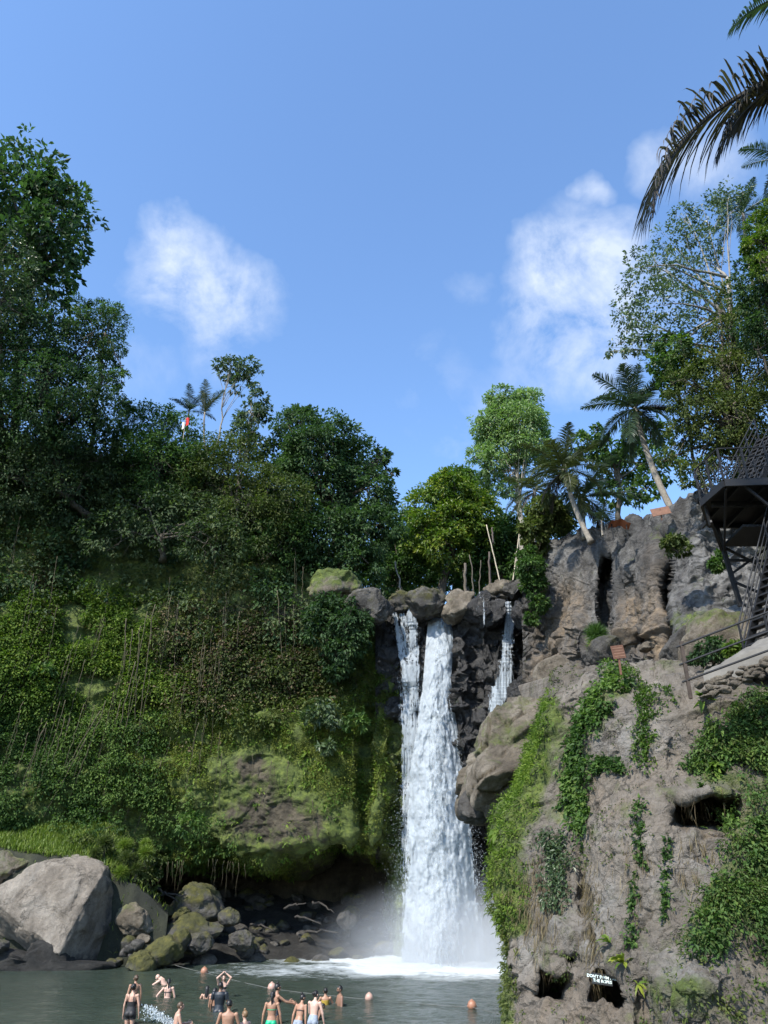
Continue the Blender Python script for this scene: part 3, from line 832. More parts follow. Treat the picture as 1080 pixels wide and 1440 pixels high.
for (x, y, rx, ry, a) in [(865, 1035, 30, 35, .7), (930, 1040, 40, 30, .5), (850, 1260, 24, 40, .8), (835, 1330, 24, 30, .7), (960, 1230, 50, 40, .5), (965, 1380, 50, 45, 1.0), (745, 1290, 14, 80, .8), (790, 1300, 22, 24, .6), (870, 1165, 30, 20, .5)]:
    pale = pale + a * np.exp(-((near.px - x) / rx) ** 2 - ((near.py - y) / ry) ** 2)
def dmask(px, py, pts, wd):
    return np.exp(-(seg_dist(px, py, pts) / wd) ** 2)
STRIP = [(772, 1006), (752, 1080), (722, 1150), (722, 1230), (730, 1300)]
VINE = [(866, 962), (840, 1005), (815, 1045), (800, 1090), (806, 1130), (812, 1165)]
mo = .06 + .5 * dmask(near.px, near.py, STRIP, 20) + .15 * dmask(near.px, near.py, VINE, 20) + .16 * in_poly(near.px, near.py, [(1090, 990), (1010, 1030), (960, 1100), (1000, 1110), (1035, 1160), (1010, 1230), (960, 1320), (1090, 1320)]) + .22 * np.exp(-((near.px - 960) / 50) ** 2 - ((near.py - 1390) / 30) ** 2) + .3 * sstep(726, 714, near.px)
kind(near.build('tan_cliff', M['cliff_near'], {'tan': np.clip(tan, 0, 1), 'pale': np.clip(pale, 0, 1), 'moss': np.clip(mo, 0, 1)}), 'structure', 'tan rock cliff in the foreground with two small caves', 'cliff')

# ---- plateau and hills behind everything
xs = np.linspace(-170, 170, 120); ys = 57.5 + np.linspace(0, 1, 80) ** 1.6 * 300
X, Yg = np.meshgrid(xs, ys)
Z = 20.6 + 12 * sstep(-6, -26, X) * sstep(58, 72, Yg) + 3 * sstep(64, 110, Yg) + fbm(np.stack([X * .07, Yg * .07, 0 * X], -1), 4) * 1.2 * sstep(58, 66, Yg)
kind(mesh_obj('hill', np.stack([X, Yg, Z], -1), grid_faces(80, 120), M['soil'], smooth=True), 'structure')
xs = np.linspace(15, 150, 80); ys = np.linspace(-30, 70, 80)
X, Yg = np.meshgrid(xs, ys)
Z = 8 + 14 * sstep(15, 22, X + (Yg - 20) * .1) + (X - 15) * .35 + fbm(np.stack([X * .1, Yg * .1, 0 * X], -1), 4) * 1.5
Z = np.where(Yg < 19, Z - 4, Z)
kind(mesh_obj('hill', np.stack([X, Yg, Z], -1), grid_faces(80, 80), M['soil'], smooth=True), 'structure')

# ---- stony beach under the overhang and grass bank on the left
nc, nr = 220, 120
pxg = np.repeat(np.linspace(-260, 600, nc)[None], nr, 0); s = np.linspace(0, 1, nr)[:, None]
shore = ip(pxg, [-260, -20, 60, 170, 250, 340, 430, 480, 600], [46.5, 47, 47.5, 48.5, 49.5, 51, 53, 54.5, 56])
Yb = shore + s * (68 - shore)
q0 = W(pxg, 1345 + 0 * pxg, Yb)
zz = -.35 + 4.6 * s ** 1.1 + 0 * pxg
V = np.stack([q0[..., 0], Yb, zz], -1)
V[..., 2] += fbm(V * .5, 4, .55, 3) * .45 + fbm(V * 2.2, 3, .55, 4) * .12
beach = Surf.__new__(Surf); beach.V = V; beach.nr, beach.nc = nr, nc; beach.N = grid_normals(V, (0, 0, 60)); beach.px, beach.py = PR(V)
kind(beach.build('shore', M['gravel']), 'structure')
nc, nr = 160, 90
pxg = np.repeat(np.linspace(-260, 236, nc)[None], nr, 0); s = np.linspace(0, 1, nr)[:, None]
Yb = 50.5 + 4.6 * s + 0 * pxg
pt = ip(pxg, [-260, 0, 60, 110, 150, 190, 236], [1205, 1196, 1205, 1212, 1222, 1240, 1290])
fr = W(pxg, pt, Yb * 0 + 50.5)
V = np.stack([fr[..., 0] * Yb / 50.5, Yb, fr[..., 2] + 2.6 * s * sstep(236, 150, pxg)], -1)
skirt = V[:1].copy(); skirt[..., 2] -= 5
V = np.concatenate([skirt, V], 0)
V[..., 2] += fbm(V * .45, 4, .55, 8) * .5
bank = Surf.__new__(Surf); bank.V = V; bank.nr, bank.nc = nr + 1, nc; bank.N = grid_normals(V, (0, 0, 60)); bank.px, bank.py = PR(V)
kind(bank.build('grass_bank', M['soil']), 'structure')
# ================================================================== rocks
def ell(cx, cy, rx, ry, n=14, seed=0, j=.14):
    r = np.random.default_rng(seed + 100); a = np.linspace(0, 2 * PI, n, endpoint=False)
    k = 1 + r.uniform(-j, j, n)
    return [(cx + rx * math.cos(t) * q, cy + ry * math.sin(t) * q) for t, q in zip(a, k)]

# the great pale boulder
out = [(-34, 1300), (-20, 1268), (2, 1250), (28, 1236), (52, 1216), (78, 1206), (106, 1203), (130, 1207), (146, 1217), (150, 1234), (157, 1255), (162, 1280), (161, 1310), (152, 1335), (146, 1352), (112, 1362), (84, 1350), (46, 1338), (14, 1326), (-14, 1318)]
V, Fc = outline_rock(out, 50.0, 3.1, 5, 6, .62, [(-.10, -.90, .42, 1.35), (.93, -.36, -.12, 2.45), (.1, -.5, .85, 2.15), (-.5, -.6, -.6, 2.2)], .5, facets=0)
bp, bq = PR(V)
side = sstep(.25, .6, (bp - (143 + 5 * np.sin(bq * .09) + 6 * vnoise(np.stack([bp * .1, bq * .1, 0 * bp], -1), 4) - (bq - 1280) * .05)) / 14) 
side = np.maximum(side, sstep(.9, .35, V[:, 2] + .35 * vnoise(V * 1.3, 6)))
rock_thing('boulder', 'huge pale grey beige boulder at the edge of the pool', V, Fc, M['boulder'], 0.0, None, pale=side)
def orock(label, outl, Y, depth, seed, mat, moss=.3, cuts=(), amt=1.0, group=None, sub=5, box=.55):
    V, Fc = outline_rock(outl, Y, depth, seed, sub, box, cuts, amt)
    return rock_thing('boulder' if depth > .8 else 'rock', label, V, Fc, M[mat], moss, group, 'boulder' if depth > .8 else 'rock')
orock('rough brown rock in the grass above the huge pale boulder', [(-40, 1250), (-20, 1222), (5, 1200), (30, 1190), (60, 1184), (66, 1196), (56, 1214), (36, 1226), (16, 1240), (-8, 1262)], 51.6, 1.6, 9, 'boulder_tan', .25)
orock('small pale rock against the left foot of the huge pale boulder', ell(-2, 1332, 14, 11, 12, 3), 47.4, .55, 12, 'boulder_grey', .2)
orock('dark stony shelf at the waterline under the huge pale boulder', [(-60, 1365), (-50, 1340), (-10, 1334), (40, 1343), (100, 1352), (150, 1350), (170, 1362), (120, 1372), (20, 1370)], 48.3, 1.2, 14, 'gravel', 0, amt=.7)
orock('white topped grey rock right behind the huge pale boulder', [(164, 1288), (167, 1270), (178, 1265), (196, 1274), (212, 1286), (222, 1296), (216, 1308), (200, 1316), (180, 1314), (168, 1304)], 50.6, .95, 16, 'boulder_tan', .15, [(-.3, -.6, .7, .7)])
orock('largest yellow mossy rock at the waterline', [(204, 1338), (214, 1325), (232, 1318), (247, 1315), (252, 1328), (256, 1346), (244, 1352), (228, 1358), (218, 1362), (212, 1348)], 48.6, .95, 18, 'boulder_grey', .72, [(-.2, -.7, .5, .62)])
orock('low yellow mossy rock at the waterline left of the largest mossy one', [(174, 1352), (184, 1342), (198, 1337), (212, 1343), (219, 1356), (217, 1366), (196, 1366), (178, 1362)], 47.7, .85, 19, 'boulder_grey', .68)
orock('small white rock perched among the pebbles beside the yellow mossy rocks', ell(202, 1321, 10, 7, 10, 7), 49.2, .42, 20, 'boulder_tan', .0)
orock('broad mossy boulder under the overhang', [(236, 1280), (246, 1262), (262, 1246), (282, 1242), (302, 1250), (316, 1266), (320, 1282), (306, 1292), (280, 1296), (250, 1292)], 55.0, 1.9, 22, 'boulder_grey', .34)
orock('yellow green mossy boulder left of the broad mossy boulder', ell(229, 1283, 15, 12, 12, 5), 53.4, .85, 24, 'boulder_grey', .6)
orock('pointed yellow green rock in front of the broad mossy boulder', [(243, 1292), (250, 1280), (262, 1276), (268, 1288), (262, 1296), (248, 1297)], 53.2, .7, 25, 'boulder_grey', .62)
orock('flat dark mossy slab beside the largest yellow mossy rock', [(226, 1306), (250, 1296), (290, 1296), (316, 1304), (318, 1318), (290, 1324), (250, 1322), (230, 1318)], 51.4, 1.2, 26, 'boulder_grey', .38)
orock('angular olive rock touching the flat dark mossy slab', [(243, 1330), (249, 1308), (258, 1304), (268, 1318), (264, 1334), (252, 1338)], 49.8, .7, 27, 'boulder_grey', .45)
orock('square brown rock at the waterline below the flat dark slab', [(262, 1330), (266, 1316), (280, 1310), (296, 1314), (300, 1328), (290, 1338), (270, 1338)], 50.2, .8, 28, 'boulder_grey', .25)
orock('tallest upright rock under the middle of the overhang', [(474, 1296), (478, 1284), (486, 1279), (494, 1284), (502, 1298), (498, 1304), (480, 1304)], 57.0, .9, 29, 'boulder_grey', .1)
orock('round grey rock behind the swimmers at the water edge', ell(322, 1290, 16, 12, 12, 9), 53.0, .85, 30, 'boulder_grey', .3)
orock('dark wet rock at the right end of the flat dark slab', ell(340, 1322, 20, 14, 12, 10), 52.0, .9, 31, 'boulder_grey', .22)
rng = np.random.default_rng(5)
g = 'loose rocks piled under the overhang'
lab = 'loose dark grey rock in the pile under the overhang'
P, Nn, ppx, ppy = beach.sample(130, lambda px, py: ((px > 170) & (px < 580) & (py > 1236) & (py < 1362)) * 1.0, rng)
protos = []
for i, (p, x, y) in enumerate(zip(P, ppx, ppy)):
    r = rng.uniform(.22, .62) * (1.25 if rng.random() < .15 else 1)
    if i < 10:
        V, Fc = convex_rock((0, 0, 0), (1, rng.uniform(.7, 1), rng.uniform(.55, .85)), 200 + i, 3, 9)
        o = mesh_obj('rock', V, Fc, M['boulder_grey'], None, True, {'moss': np.clip(.12 + .3 * V[:, 2], 0, 1) * (i % 3 > 0), 'pale': np.zeros(len(V))})
        protos.append(o)
    else:
        o = protos[i % 10].copy(); COL.objects.link(o)
    o.location = p + np.array([0, 0, .12 * r]); o.scale = (r, r, r); o.rotation_euler = (rng.uniform(-.3, .3), rng.uniform(-.3, .3), rng.uniform(0, 6.28))
    tag(o, lab, 'rock', g)
for i, (x, y) in enumerate([(184, 1334), (194, 1328), (186, 1343), (174, 1340), (206, 1332), (198, 1336), (180, 1326), (167, 1350), (160, 1356), (212, 1336)]):
    o = protos[(i * 3) % 10].copy(); COL.objects.link(o); tag(o, 'fist shaped grey pebble wedged between the huge boulder and the yellow mossy rocks', 'rock', 'pebbles beside the huge boulder')
    o.location = W(x, y, 48.6 + .1 * i); r = rng.uniform(.22, .42); o.scale = (r, r, r); o.rotation_euler = (0, 0, i * 1.7)
# driftwood
g = 'driftwood under the overhang'
for i, (a, b_) in enumerate([((205, 1262), (262, 1258)), ((222, 1250), (250, 1268)), ((415, 1290), (452, 1300)), ((430, 1310), (476, 1312)), ((400, 1278), (430, 1270)), ((300, 1328), (318, 1326)), ((440, 1268), (470, 1284)), ((352, 1300), (386, 1310))]):
    mb = MB(); A = W(*a, 53.5 + .35 * i * (i > 1) * .5 + (2.2 if i > 1 else 0)); B = W(*b_, 53.2 + (2.4 if i > 1 else 0))
    mb.tube(curve_pts(A, B, 9, (0, 0, .1), .06), np.linspace(.085, .035, 9), 7)
    o = mb.build('driftwood_branch', M['wood_log'], None, True); localize(o, A)
    tag(o, 'bare grey driftwood branch lying on the rock pile under the overhang', 'branch', g)

# rocks along the lip of the falls
lips = [('layered brown slab at the left end of the waterfall lip', [(478, 852), (486, 838), (510, 836), (540, 844), (552, 854), (552, 868), (536, 876), (512, 870), (490, 862)], 53.2, 1.5, 41, 'boulder_grey', .12),
        ('round brown boulder above the layered slab in the ivy', [(436, 842), (440, 818), (456, 808), (486, 808), (502, 812), (508, 826), (500, 840), (474, 848), (450, 850)], 54.6, 1.8, 42, 'boulder_tan', .45),
        ('low dark mossy rock left of the biggest lip rock', [(544, 848), (552, 838), (570, 836), (582, 840), (586, 852), (574, 860), (552, 858)], 54.6, 1.0, 43, 'boulder_grey', .35),
        ('biggest grey green rock on the waterfall lip above the main fall', [(567, 850), (572, 836), (588, 833), (604, 836), (622, 834), (628, 846), (624, 860), (606, 868), (584, 868), (574, 860)], 54.2, 1.5, 44, 'boulder_grey', .28),
        ('pale rounded rock right of the main fall on the lip', [(624, 872), (624, 850), (640, 832), (660, 830), (672, 836), (668, 854), (656, 868), (642, 878)], 53.2, 1.2, 45, 'boulder_tan', .05),
        ('black wet rock with a trickle running over it', [(650, 868), (660, 842), (676, 834), (690, 846), (706, 850), (712, 866), (700, 878), (668, 876)], 52.8, 1.2, 46, 'cliff_wet', 0),
        ('pale flat boulder beneath the white bamboo pole', [(680, 834), (686, 824), (704, 819), (718, 822), (716, 838), (704, 844), (688, 842)], 54.0, 1.1, 47, 'boulder_tan', .06),
        ('brown layered boulder against the grey fluted cliff', [(706, 838), (712, 822), (728, 816), (742, 820), (746, 836), (736, 846), (716, 846)], 53.4, 1.1, 48, 'boulder_grey', .1),
        ('black rock at the right of the thin right fall', [(722, 870), (724, 850), (736, 844), (748, 852), (748, 872), (738, 884), (728, 882)], 51.4, .9, 49, 'cliff_wet', 0),
        ('smooth black boulder at the foot of the thin right fall', [(716, 986), (722, 962), (734, 952), (744, 960), (746, 978), (736, 990)], 50.4, .9, 50, 'cliff_wet', 0)]
for (lb, o_, Y, dp, sd, mt, ms) in lips: 
    o = orock(lb, o_, Y + .5, dp, sd, mt, ms, amt=1.7, box=.36)
    if mt == 'cliff_wet':
        a = o.data.attributes.new('tan', 'FLOAT', 'POINT')
# brown outcrop hanging over the pool between falls and foreground cliff
out = [(648, 1142), (649, 1110), (656, 1082), (668, 1058), (674, 1030), (682, 1008), (700, 994), (722, 988), (750, 992), (776, 996), (790, 1010), (796, 1060), (790, 1110), (770, 1150), (740, 1180), (706, 1186), (690, 1160), (668, 1157), (655, 1152)]
V, Fc = outline_rock(out, 32.0, 3.4, 61, 6, .5, [(.1, -.8, .5, 2.5)], 1.5, facets=7)
rock_thing('boulder', 'brown rock outcrop jutting over the pool beside the main waterfall', V, Fc, M['boulder_tan'], .16)
orock('dark pointed rock tip under the brown outcrop', [(646, 1146), (650, 1118), (660, 1096), (672, 1100), (676, 1130), (688, 1150), (676, 1158), (658, 1156)], 31.0, 1.0, 62, 'boulder_grey', .1)
# loose blocks at the foot of the grey cliff, and on the path
for (lb, o_, Y, dp, sd, mt, ms) in [
        ('grey slab leaning by the brown sign under the grey cliff', [(828, 905), (846, 898), (866, 900), (872, 912), (868, 932), (846, 940), (832, 930)], 31.0, .9, 71, 'boulder_grey', .25),
        ('square tan block at the left foot of the grey cliff', [(752, 940), (764, 930), (796, 932), (806, 950), (800, 978), (770, 984), (754, 966)], 38.0, 1.4, 72, 'boulder_tan', .0),
        ('small white stone under the cleft of the grey cliff', ell(909, 910, 9, 6, 10, 4), 30.5, .5, 73, 'boulder_tan', 0),
        ('upright grey block left of the handrail post', [(944, 935), (942, 900), (950, 882), (962, 886), (966, 910), (970, 940), (956, 948)], 29.5, .9, 74, 'boulder_grey', .05),
        ('rounded pale grey rock bulge under the stair tower', [(962, 930), (966, 890), (984, 866), (1010, 858), (1032, 866), (1046, 890), (1040, 925), (1010, 940), (980, 940)], 28.5, 1.6, 75, 'boulder_tan', .2)]:
    orock(lb, o_, Y, dp, sd, mt, ms)

# ================================================================== falling water
def water_mat(name, thr, gain, sc=(2.2, 2.2, .22), body=(.47, .52, .56)):
    m, t, b = new_mat(name); c = t.coord()
    n = t.noise(t.mapping(c, sc), 1.6, 8, .66, .6)
    n2 = t.noise(t.mapping(c, (1.1, 1.1, .55)), 2.6, 7, .68, .5)
    e = t.attr('edge')
    a = t.math('ADD', t.math('ADD', t.math('MULTIPLY', t.ramp(n, [(.34, 0.0), (.66, 1.0)]), .6), t.math('MULTIPLY', t.ramp(n2, [(.32, 0.0), (.68, 1.0)]), .5)), e)
    a = t.math('MULTIPLY', t.math('SUBTRACT', a, thr), gain, clamp=True)
    b.inputs['Base Color'].default_value = c4(body); b.inputs['Roughness'].default_value = .55
    b.inputs['Specular IOR Level'].default_value = .3
    t.set(b.inputs['Base Color'], t.ramp(n2, [(.30, tuple(v * .80 for v in body)), (.58, body)]))
    t.set(b.inputs['Normal'], t.bump(t.math('ADD', n2, t.math('MULTIPLY', n, .4)), .35, .35))
    tl = t.n.new('ShaderNodeBsdfTranslucent'); tl.inputs['Color'].default_value = c4(body)
    m1 = t.n.new('ShaderNodeMixShader'); m1.inputs[0].default_value = .3
    t.l.new(b.outputs[0], m1.inputs[1]); t.l.new(tl.outputs[0], m1.inputs[2])
    tp = t.n.new('ShaderNodeBsdfTransparent'); m2 = t.n.new('ShaderNodeMixShader')
    t.l.new(a, m2.inputs[0]); t.l.new(tp.outputs[0], m2.inputs[1]); t.l.new(m1.outputs[0], m2.inputs[2])
    t.l.new(m2.outputs[0], t.n['Material Output'].inputs[0])
    return m
WM_core = water_mat('white_water', .02, 5.0)
WM_veil = water_mat('water_veil', .66, 2.6)
WM_thin = water_mat('thin_water', .60, 4.0, (4.2, 4.2, .40), (.46, .51, .55))
def sheet(py, lx, rx, Yc, bulge, name, mat, parent, seed, nu=70, nv=420, edge_k=1.6, edge0=-.5, rel=.3, vert=None):
    v = np.linspace(py[0], py[-1], nv)[:, None]; u = np.linspace(0, 1, nu)[None]
    l = np.interp(v, py, lx); r = np.interp(v, py, rx); Y = np.interp(v, py, Yc)
    px = l + (r - l) * u
    Yd = Y - bulge * (1 - (2 * u - 1) ** 2) * (r - l) / 60.0
    V = W(px, v + 0 * u, Yd)
    q = V * np.array([1.3, 1.3, .28])
    n = fbm(q, 5, .55, seed); n2 = fbm(V * np.array([.9, .9, .6]), 5, .58, seed + 3)
    V[..., 1] -= rel * (n * .7 + n2 * .9) * np.minimum(1, (r - l) / 50)
    e = np.minimum(1, (1 - np.abs(2 * u - 1)) * edge_k) + edge0 + 0 * v
    if vert is not None: e = e + np.interp(v, py, vert)
    return mesh_obj(name, V, grid_faces(nv, nu), mat, parent, True, {'edge': e})
wf = thing('waterfall', 'tall white plunging waterfall dropping into the pool', 'waterfall')
PY = [866, 880, 900, 927, 960, 996, 1038, 1093, 1149, 1163, 1226, 1289, 1333, 1385]
LFx = [603, 601, 599, 597, 594, 589, 583, 575, 572, 571, 569, 565, 563, 560]
RFx = [637, 637, 637, 636, 634, 639, 646, 653, 659, 662, 671, 678, 684, 690]
YC = [56.2, 55.6, 55.0, 54.4, 54.0, 53.8, 53.6, 53.4, 53.3, 53.3, 53.2, 53.1, 53.0, 53.0]
wd = lambda k: ([l - k * (.25 + .75 * (p - 866) / 500) for l, p in zip(LFx, PY)], [r + k * (.05 + .95 * max(0, p - 1000) / 380) for r, p in zip(RFx, PY)])
l, r = wd(-1); sheet(PY, l, r, YC, .9, 'water_core', WM_core, wf, 3, edge_k=3.4, edge0=-.55, vert=[.2, .3, .3, .25, .25, .2, .2, .1, .05, .05, 0, -.03, -.05, -.05], rel=.5)
l, r = wd(4); sheet(PY, l, r, [y - .5 for y in YC], 1.0, 'water_veil', WM_veil, wf, 8, edge_k=1.3, edge0=-.86, vert=[0, 0, 0, 0, .05, .05, .05, .05, .05, .05, .05, .05, .1, .1], rel=.5)
l, r = wd(13); sheet(PY, l, r, [y - 1.0 for y in YC], 1.2, 'water_veil', WM_veil, wf, 15, edge_k=1.1, edge0=-.98, vert=[-.2, -.2, -.1, 0, 0, 0, 0, .03, .05, .05, .06, .08, .12, .12], rel=.6)
l, r = wd(16); sheet(PY, l, r, [y + .5 for y in YC], .6, 'water_veil', WM_veil, wf, 21, edge_k=1.2, edge0=-.90, vert=[-.3, -.3, -.2, -.05, 0, 0, 0, .05, .05, .05, .05, .05, .1, .1], rel=.5)
# flying drops
m_drop, t, b = new_mat('water_drops'); b.inputs['Base Color'].default_value = (.50, .55, .58, 1); b.inputs['Roughness'].default_value = .4
def drops(P, size, stretch, name, parent):
    n = len(P); d = nrm(RNG.normal(size=(n, 3))); up = np.array([0, 0, 1.]) * stretch
    s = np.broadcast_to(size, (n,))[:, None]
    a = nrm(np.cross(d, [0, 0, 1.])); 
    V = np.stack([P + up * s, P + a * s * .5, P - up * s * .6, P - a * s * .5, ], 1).reshape(-1, 3)
    i = np.arange(n)[:, None] * 4
    o = mesh_obj(name, V, i + np.array([[0, 1, 2, 3]]), m_drop, parent); return o
n = 7000
v = 880 + 490 * RNG.random(n) ** .62; l = np.interp(v, PY, LFx); r = np.interp(v, PY, RFx)
sd = RNG.random(n) < .55
off = np.abs(RNG.normal(size=n)) * (3 + 15 * (v - 880) / 480)
x = np.where(sd, l - off + 7, r + off * np.clip((v - 960) / 300, .12, .8) - 6)
o = drops(W(x, v, np.interp(v, PY, YC) - .9 + RNG.normal(size=n) * .7), RNG.uniform(.010, .026, n), 1.6, 'spray', wf); o['kind'] = 'stuff'
# minimum depth of the wet rock, so that the thin falls run just in front of it
BX, BY = 4.0, 5.0
dm = np.full((130, 90), 99.0)
okk = wet.py > -900
bi = np.clip(((wet.py[okk] - 820) / BY).astype(int), 0, 129); bj = np.clip(((wet.px[okk] - 500) / BX).astype(int), 0, 89)
np.minimum.at(dm, (bi, bj), wet.V[..., 1][okk])
for _ in range(2):
    e = dm.copy()
    for a in (-1, 0, 1):
        for b_ in (-1, 0, 1): e = np.minimum(e, np.roll(np.roll(dm, a, 0), b_, 1))
    dm = e
dm[dm > 90] = 54
for _ in range(2): dm = (dm + np.roll(dm, 1, 0) + np.roll(dm, -1, 0) + np.roll(dm, 1, 1) + np.roll(dm, -1, 1)) / 5
def rockY(px, py):
    return dm[np.clip(((np.asarray(py) - 820) / BY).astype(int), 0, 129), np.clip(((np.asarray(px) - 500) / BX).astype(int), 0, 89)]
def thin(py, lx, rx, name, parent, seed, mat=WM_thin, ek=2.0, e0=-.5, vert=None, nu=50, nv=200, off=.12):
    v = np.linspace(py[0], py[-1], nv)[:, None]; u = np.linspace(0, 1, nu)[None]
    l = np.interp(v, py, lx); r = np.interp(v, py, rx); px = l + (r - l) * u; vv = v + 0 * u
    Y = rockY(px, vv) - off
    V = W(px, vv, Y)
    V[..., 1] -= .18 * fbm(V * np.array([1.5, 0, .4]), 4, .5, seed)
    e = np.minimum(1, (1 - np.abs(2 * u - 1)) * ek) + e0 + 0 * v
    if vert is not None: e = e + np.interp(v, py, vert)
    return mesh_obj(name, V, grid_faces(nv, nu), mat, parent, True, {'edge': e})
w2 = thing('waterfall', 'broken side cascade running down black rock left of the main fall', 'waterfall')
thin([856, 880, 900, 950, 1000, 1060], [549, 550, 552, 558, 563, 566], [560, 566, 570, 580, 586, 590], 'water_strand', w2, 31, ek=1.3, e0=-.98, vert=[.42, .34, .26, .2, .14, 0])
thin([856, 875, 895, 930, 980, 1040], [571, 568, 566, 574, 578, 582], [583, 586, 594, 598, 597, 594], 'water_strand', w2, 32, ek=1.3, e0=-.98, vert=[.42, .34, .24, .16, .12, .08])
thin([862, 890, 930, 1000, 1100, 1200, 1300], [547, 548, 550, 554, 556, 556, 556], [600, 602, 602, 600, 594, 590, 588], 'water_veil', w2, 33, ek=1.5, e0=-1.1, vert=[.3, .3, .42, .5, .45, .35, .25])
w3 = thing('waterfall', 'thin right waterfall splashing on a black ledge', 'waterfall')
thin([846, 870, 900, 940, 968], [705, 702, 698, 692, 686], [727, 728, 730, 731, 732], 'water_strand', w3, 41, ek=1.3, e0=-.82, vert=[.42, .32, .2, .16, .16])
thin([850, 900, 940, 968], [711, 708, 706, 704], [721, 720, 718, 716], 'water_strand', w3, 43, ek=1.4, e0=-.9, vert=[.2, .12, .05, .0], off=.3)
thin([944, 955, 970, 985, 1004], [696, 690, 686, 682, 680], [730, 732, 726, 718, 706], 'splash_water', w3, 42, ek=1.2, e0=-.75, vert=[-.05, .3, .5, .35, .1], off=.35)
w4 = thing('waterfall', 'small trickle over the black lip rock between the two larger falls', 'waterfall')
P0 = np.array([832, 845, 860, 872.]);
def thin_on(Y, *a, **k):
    global rockY
    keep = rockY; rockY = lambda px, py: np.full(np.shape(px), Y) + (860 - np.asarray(py)) * .004
    try: return thin(*a, **k)
    finally: rockY = keep
thin_on(51.55, [832, 846, 858, 872], [671, 668, 655, 650], [678, 684, 690, 690], 'water_strand', w4, 45, ek=1.2, e0=-1.0, vert=[.2, .05, -.02, -.1])
thin_on(51.5, [836, 856, 880, 900], [676, 678, 677, 676], [682, 684, 684, 683], 'water_strand', w4, 46, ek=1.4, e0=-1.0, vert=[.1, .1, 0, -.1])
# mist over the plunge pool
mm, t, b = new_mat('mist_vapour'); t.n.remove(b)
pv = t.n.new('ShaderNodeVolumePrincipled'); pv.inputs['Color'].default_value = (.93, .96, 1, 1); pv.inputs['Anisotropy'].default_value = .1
c = t.n.new('ShaderNodeTexCoord').outputs['Object']
ln = t.n.new('ShaderNodeVectorMath'); ln.operation = 'LENGTH'; t.l.new(c, ln.inputs[0])
fall = t.math('SUBTRACT', 1.0, ln.outputs['Value'], clamp=True)
nz = t.noise(c, 2.2, 4, .6)
den = t.math('MULTIPLY', t.math('POWER', fall, 1.6), t.math('MULTIPLY', t.ramp(nz, [(.3, .3), (.7, 1.0)]), .6))
t.l.new(den, pv.inputs['Density']); t.l.new(pv.outputs[0], t.n['Material Output'].inputs['Volume'])
for loc, sc in [((5.0, 50.4, .5), (10.0, 6.5, 4.6))]:
    V, Fc = ICO[4]
    o = mesh_obj('mist', V, Fc, mm); o.location = loc; o.scale = sc
    kind(o, 'stuff', 'white spray mist drifting over the foot of the waterfall', 'mist')
# rope with floats
ropepts = [W(246, 1357, 48.0), None, None, None, None, None]
fl = [(287, 1369, 46.0, .18, 'orange float on the rope, nearest the mossy rocks', 'buoy'), (382, 1391, 39.0, .17, 'pale float half hidden behind the bathers in the middle', 'buoy_pale'),
      (519, 1408, 35.5, .155, 'pale pink float on the rope, alone in open water in front of the falls', 'buoy_pale'), (664, 1420, 33.3, .165, 'orange pink float on the rope, nearest the tan cliff', 'buoy')]
rp = [W(246, 1357, 48.0)]
for (x, y, Y, r, lb, mt) in fl:
    p = W(x, y, Y); p[2] = .08; rp.append(p + np.array([0, 0, -.06]))
    t_ = thing('buoy', lb, 'buoy', p, 0, 'floats along the swimming rope')
    V, Fc = ICO[3]
    V = V * r * np.array([1, 1, 1.06]); o1 = mesh_obj('float', V + p, Fc, M[mt], None, True)
    mb = MB(); mb.tube([p + [0, 0, r * .95], p + [0, 0, r * 1.12], p + [0, 0, r * 1.2]], [.045, .05, .02], 10); mb.tube([p - [r * 1.05, 0, .03], p - [r * .8, 0, .03]], [.03, .04], 8); mb.tube([p + [r * .8, 0, -.03], p + [r * 1.05, 0, -.03]], [.04, .03], 8)
    o2 = mb.build('eyelet', M[mt], None, True); under(t_, o1, o2)
rp.append(W(735, 1432, 27.0))
mb = MB(); pts = []
for a, b_ in zip(rp[:-1], rp[1:]): pts += list(curve_pts(a, b_, 10, (0, 0, -.02)))[:-1]
pts[0] = pts[0]; mb.tube(np.array(pts), .010, 5)
o = mb.build('rope', M['rope']); tag(o, 'thin pale rope strung across the pool between floats', 'rope')
# ================================================================== plants
def scatter(surf, n, mask, k, L_, r, mat, name, label, out=.25, tint=None, tscale=.15, droop=.5, aspect=.55, ax=.6, tvar=.18, cat='creeper', seedt=1, flat=.8):
    P, Nn, x, y = surf.sample(n, mask)
    tt = np.clip(.5 + .75 * fbm(P * tscale, 4, .6, seedt) + RNG.normal(size=len(P)) * .12 + (0 if tint is None else tint), 0, 1)
    bil = np.clip(.25 + 1.5 * (.5 + .9 * fbm(P * .45 + 3.1, 3, .5, seedt + 40)), 0, 2.2)[:, None]
    C = P + Nn * (out * bil * (.4 + .6 * RNG.random((len(P), 1))))
    o = nrm(Nn + np.array([0, -.15, .25]))
    V, f, tv = cluster_leaves(C, o, r * RNG.uniform(.6, 1.3, len(P)), k, L_, aspect, droop, tt, tvar, axis_out=ax, flat=flat, lvar=.55)
    ob = mesh_obj(name, V, f, mat, None, False, {'tint': tv})
    return kind(ob, 'stuff', label, cat)
nz2 = lambda px, py, s, sd: vnoise(np.stack([px * s, py * s, 0 * px + sd], -1), sd)
def m_up(px, py):      # dense hanging growth of the upper slope
    edge = ip(px, [-260, 60, 160, 250, 330, 420, 470, 520, 560], [900, 860, 850, 860, 870, 880, 850, 840, 850])
    return sstep(40, -40, py - edge + 40 * nz2(px, py, .02, 3)) * (px < 570) * sstep(-.55, -.15, nz2(px, py, .045, 19))
scatter(left, 5200, m_up, 20, .30, .75, L['dull'], 'creeper_foliage', 'dense dull green creepers draped over the upper part of the mossy cliff', 1.2, tscale=.12)
